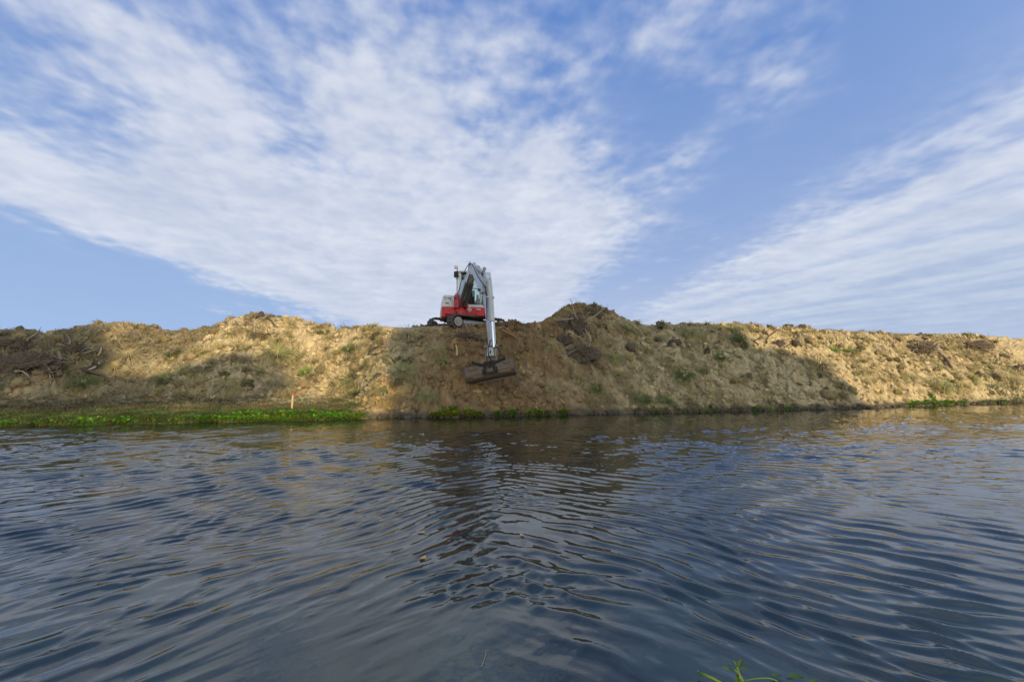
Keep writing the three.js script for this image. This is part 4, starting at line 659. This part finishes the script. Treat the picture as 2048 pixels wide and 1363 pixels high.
  mesh('tilt_coupler', [Bk(box(0.10, 0.40, 0.30, -0.17, 0.13, 0.16, 0.03)), Bk(box(0.10, 0.40, 0.30, 0.21, 0.13, 0.16, 0.03)), Bk(box(0.3, 0.22, 0.2, 0.02, 0.08, 0.12, 0.03)), Bk(new THREE.CylinderGeometry(0.09, 0.09, 0.42, 16).rotateX(Math.PI / 2).translate(0.02, 0.22, 0.12)), Bk(box(0.44, 0.12, 0.3, 0.02, 0.33, 0.06, 0.03)), Bk(box(0.62, 0.05, 0.12, 0.02, -0.10, 0.25, 0.015)), Bk(box(0.06, 0.2, 0.1, -0.27, 0.0, 0.22, 0.01)), Bk(box(0.06, 0.2, 0.1, 0.31, 0.0, 0.22, 0.01)), ...[0, 1, 2, 3].map((i) => Bk(new THREE.CylinderGeometry(0.025, 0.025, 0.05, 6).rotateX(Math.PI / 2).translate(-0.18 + 0.13 * i, -0.04, 0.32)))], black, root);
  for (const s of [-1, 1]) mesh('tilt_cylinder', [Bk(rod(V(s * 0.22 + 0.02, 0.26, 0.2), V(s * 0.62 + 0.02, s < 0 ? 0.44 : 0.38, 0.14), 0.055)), Bk(box(0.1, 0.14, 0.1, s * 0.64 + 0.02, s < 0 ? 0.45 : 0.39, 0.14, 0.03))], black, root);
  const mud = new THREE.MeshStandardMaterial({ color: rgb(0.25, 0.17, 0.085), roughness: 1, bumpMap: soilBump, bumpScale: 0.03 });
  const W2 = 1.0;
  const prof = [[0.02, 0.34], [0.14, 0.30], [0.20, 0.22], [0.245, 0.06], [0.235, -0.10], [0.17, -0.24], [0.06, -0.31], [-0.26, -0.36], [-0.34, -0.365]];   // [towards the viewer, up]
  const thick = prof.map(([a, b], i) => { const n = prof[Math.min(i + 1, prof.length - 1)], m = prof[Math.max(i - 1, 0)], t = new THREE.Vector2(n[0] - m[0], n[1] - m[1]).normalize(); return [a + t.y * 0.03, b - t.x * 0.03]; });
  const sect = profile([...prof, ...thick.reverse()], 2 * W2, 0.004).rotateY(-Math.PI / 2);
  const bucket = mesh('bucket', [Bk(sect)], steel, root);
  for (const s of [-1, 1]) mesh('side_plate', [Bk(profile([...prof, [-0.30, -0.30], [-0.16, 0.18], [-0.04, 0.33]], 0.035, 0.006).rotateY(-Math.PI / 2).translate(s * (W2 - 0.01), 0, 0))], steel, bucket);
  for (const [x, w, h, y, m] of [[-0.66, 0.45, 0.06, 0.20, mud], [0.55, 0.6, 0.06, -0.13, mud], [-0.5, 0.5, 0.05, -0.16, mud], [0.72, 0.3, 0.05, 0.2, mud]]) mesh('caked_mud', [Bk(lumpGeometry(rng(Math.round(40 + x * 10)), w / 2, h, 0.03, 0.5).translate(x, y, 0.235 - 0.25 * Math.max(0, -y - 0.1)))], m, bucket);
  mesh('wear_strip', [Bk(box(2.02, 0.09, 0.03, 0, -0.355, -0.28, 0.008)), Bk(box(2.0, 0.02, 0.012, 0, 0.015, 0.25, 0.004))], grey, bucket);
  mesh('bucket_soil', [Bk(lumpGeometry(rng(3), 0.9, 0.24, 0.24, 0.3).translate(0, -0.05, -0.06))], M.humus, bucket);
}

// ------------------------------------------------------------------ small things on the water
{
  const r = rng(91), leafMat = leafy(rgb(0.45, 0.26, 0.10), 0.2);
  const floatLeaf = (px, py, s, turn, label) => {
    const g = new THREE.CircleGeometry(s, 12), p = g.attributes.position; for (let i = 0; i < p.count; i++) { const x = p.getX(i), y = p.getY(i); p.setXYZ(i, x, y * 0.6 * (1 - 0.3 * Math.abs(x) / s), 0.25 * s * (x / s) ** 2 + 0.1 * s * (y / s) ** 2); }
    g.rotateX(-Math.PI / 2); g.computeVertexNormals();
    const w = onWater(px, py), m = mesh('floating_leaf', g, leafMat); m.position.set(w.x, wave(w.x, w.z) + 0.006, w.z); m.rotation.y = turn; tag(m, label, 'leaf', 'brown leaves floating on the river');
  };
  floatLeaf(843, 1065, 0.035, 0.4, 'small brown leaf afloat, farther out than the two others'); floatLeaf(846, 1116, 0.04, 1.2, 'brown leaf afloat at the head of a long dark ripple'); floatLeaf(1044, 1072, 0.03, 2.2, 'tiny brown leaf afloat in the reflection of the arm');
  const a = onWater(972, 1302), b = onWater(963, 1336);
  const st = mesh('floating_straw', new THREE.TubeGeometry(bent([V(0, 0, 0), V((b.x - a.x) / 2 + 0.004, 0.002, (b.z - a.z) / 2), V(b.x - a.x, 0, b.z - a.z)]), 8, 0.0016, 5), M.pale);
  st.position.set(a.x, wave(a.x, a.z) + 0.006, a.z); tag(st, 'thin pale straw floating on the calm near water', 'straw');
  // water plant at the near edge
  const g = thing('water_plant', onWater(1490, 1372), 'green water plant with stems and oval leaves at the near edge of the river', 'plant'), P = (px, py, y) => { const w = ray(px, py); return w.multiplyScalar((y - CAM_H) / w.y).add(V(0, CAM_H, 0)).sub(g.position); };
  const stemMat = leafy(rgb(0.13, 0.19, 0.035), 0.15), padMat = leafy(rgb(0.075, 0.13, 0.03), 0.3);
  const stem = (pts, r0 = 0.006, r1 = 0.003) => mesh('stem', taper(pts.map((q) => P(...q)), r0, r1, 12, 6), stemMat, g);
  stem([[1482, 1375, 0], [1478, 1345, 0.05], [1472, 1330, 0.08], [1468, 1321, 0.09]]); stem([[1398, 1345, 0.02], [1415, 1351, 0.03], [1445, 1366, 0.01]], 0.008, 0.007); stem([[1486, 1362, 0.02], [1480, 1350, 0.04], [1470, 1338, 0.06]], 0.007, 0.004); stem([[1490, 1360, 0.01], [1515, 1356, 0.03], [1540, 1356, 0.03], [1556, 1362, 0.01]], 0.003, 0.003); stem([[1395, 1340, 0.03], [1398, 1344, 0.02]], 0.003, 0.004);
  const leaf = (px, py, y, len, wid, turn, tilt) => {
    const s = new THREE.SphereGeometry(1, 14, 8, 0, Math.PI * 2, 0, Math.PI / 2), p = s.attributes.position;
    for (let i = 0; i < p.count; i++) { const x = p.getX(i), z = p.getZ(i), rr = Math.min(1, Math.hypot(x, z)); p.setXYZ(i, x * len, (0.25 * Math.abs(z) + 0.25 * x * x - 0.1) * wid, z * wid * (1 - 0.25 * x)); }
    s.rotateZ(tilt); s.rotateY(turn); s.computeVertexNormals(); const q = P(px, py, y); s.translate(q.x, q.y, q.z); mesh('leaf', s, padMat, g);
  };
  leaf(1458, 1338, 0.05, 0.045, 0.016, 0.3, -0.3); leaf(1481, 1327, 0.09, 0.022, 0.014, 0.7, 0.5); leaf(1490, 1338, 0.04, 0.025, 0.008, -0.1, 0); leaf(1554, 1350, 0.015, 0.022, 0.014, -0.3, 0.1); leaf(1594, 1353, 0.02, 0.035, 0.02, -0.6, 0.1); leaf(1582, 1358, 0.03, 0.022, 0.014, -1.0, 0.4); leaf(1610, 1334, -0.01, 0.016, 0.018, 0.4, 0); leaf(1628, 1362, 0.01, 0.022, 0.014, 0.2, 0); leaf(1476, 1358, 0.03, 0.03, 0.012, 1.1, 0.2);
  void r;
}

// ------------------------------------------------------------------ trees on the near bank, behind the viewpoint: their shade lies across the slope
{
  const r = rng(404), foliage = new THREE.MeshStandardMaterial({ color: rgb(0.07, 0.10, 0.03), roughness: 0.9 });
  const clump = (() => { const a = []; for (let i = 0; i < 10; i++) { const g = new THREE.PlaneGeometry(0.34, 0.22); g.rotateX(r() * 6); g.rotateY(r() * 6); g.translate((r() - 0.5) * 0.8, (r() - 0.5) * 0.6, (r() - 0.5) * 0.8); a.push(g); } return mergeGeometries(a); })();
  // the crown's centre lies up the sun's ray from a point on the slope: [px, py, distance along the ray, crown radius, crown height]
  for (const [px, py, far, cr, ch] of SHADE_TREES()) {
    const s = onBank(px, py), c = s.clone().addScaledVector(sunDir, far), base = V(c.x, 1.1, c.z), g = thing('shade_tree', base, 'leafy tree standing behind the viewpoint whose shade lies on the bank', 'tree', 'trees behind the viewpoint'), H = c.y - base.y;
    mesh('trunk', taper([V(0, -0.3, 0), V(0.1, H * 0.4, 0.1), V(-0.1, H * 0.8, 0), V(0, H + ch * 0.4, 0)], 0.3, 0.05, 14, 9), M.bark, g);
    for (let i = 0; i < 7; i++) { const a = i * 2.4, y = H - ch * 0.5 + ch * 0.12 * i; mesh('limb', taper(wander(r, V(0, Math.max(1, y - 0.8), 0), V(Math.cos(a), 0.25, Math.sin(a)), cr * 0.7, 4, 0.3), 0.1, 0.03, 8, 6), M.bark, g); }
    const n = Math.round((26 * cr * cr * ch + 60 * cr * cr) * (ch < 4 ? 1.5 : 1)), m = shadows(new THREE.InstancedMesh(clump, foliage, n)), o = new THREE.Object3D();
    for (let i = 0; i < n; i++) {
      const a = r() * 6.2832, v = r() * 2 - 1, q = Math.pow(r(), 0.45), lump = 1 + 0.14 * noise(a * 1.3 + px, v * 2.5), k = Math.sqrt(1 - v * v) * q * lump;
      o.position.set(Math.cos(a) * k * cr, H + v * q * lump * ch, Math.sin(a) * k * cr); o.rotation.set(r() * 6, r() * 6, 0); o.scale.setScalar((0.7 + 0.6 * r()) * Math.min(1.2, 0.5 + 0.15 * ch)); o.updateMatrix(); m.setMatrixAt(i, o.matrix);
    }
    m.name = 'crown'; m.userData.kind = 'stuff'; g.add(m);
  }
}
function SHADE_TREES() {
  return [[1010, 740, 44, 4.6, 5.2], [1150, 690, 46, 5.0, 6.0], [1360, 730, 45, 5.0, 4.8], [1560, 790, 44, 4.6, 2.8], [1250, 790, 40, 6, 3.5], [895, 750, 45, 2.1, 2.6], [455, 762, 43, 2.3, 1.25], [310, 785, 42, 1.7, 0.6], [20, 730, 45, 2.9, 2.9], [170, 797, 42, 2.4, 0.55], [-120, 730, 45, 3, 3]];
}
renderer.setSize(1024, 681);
renderer.render(scene, camera);
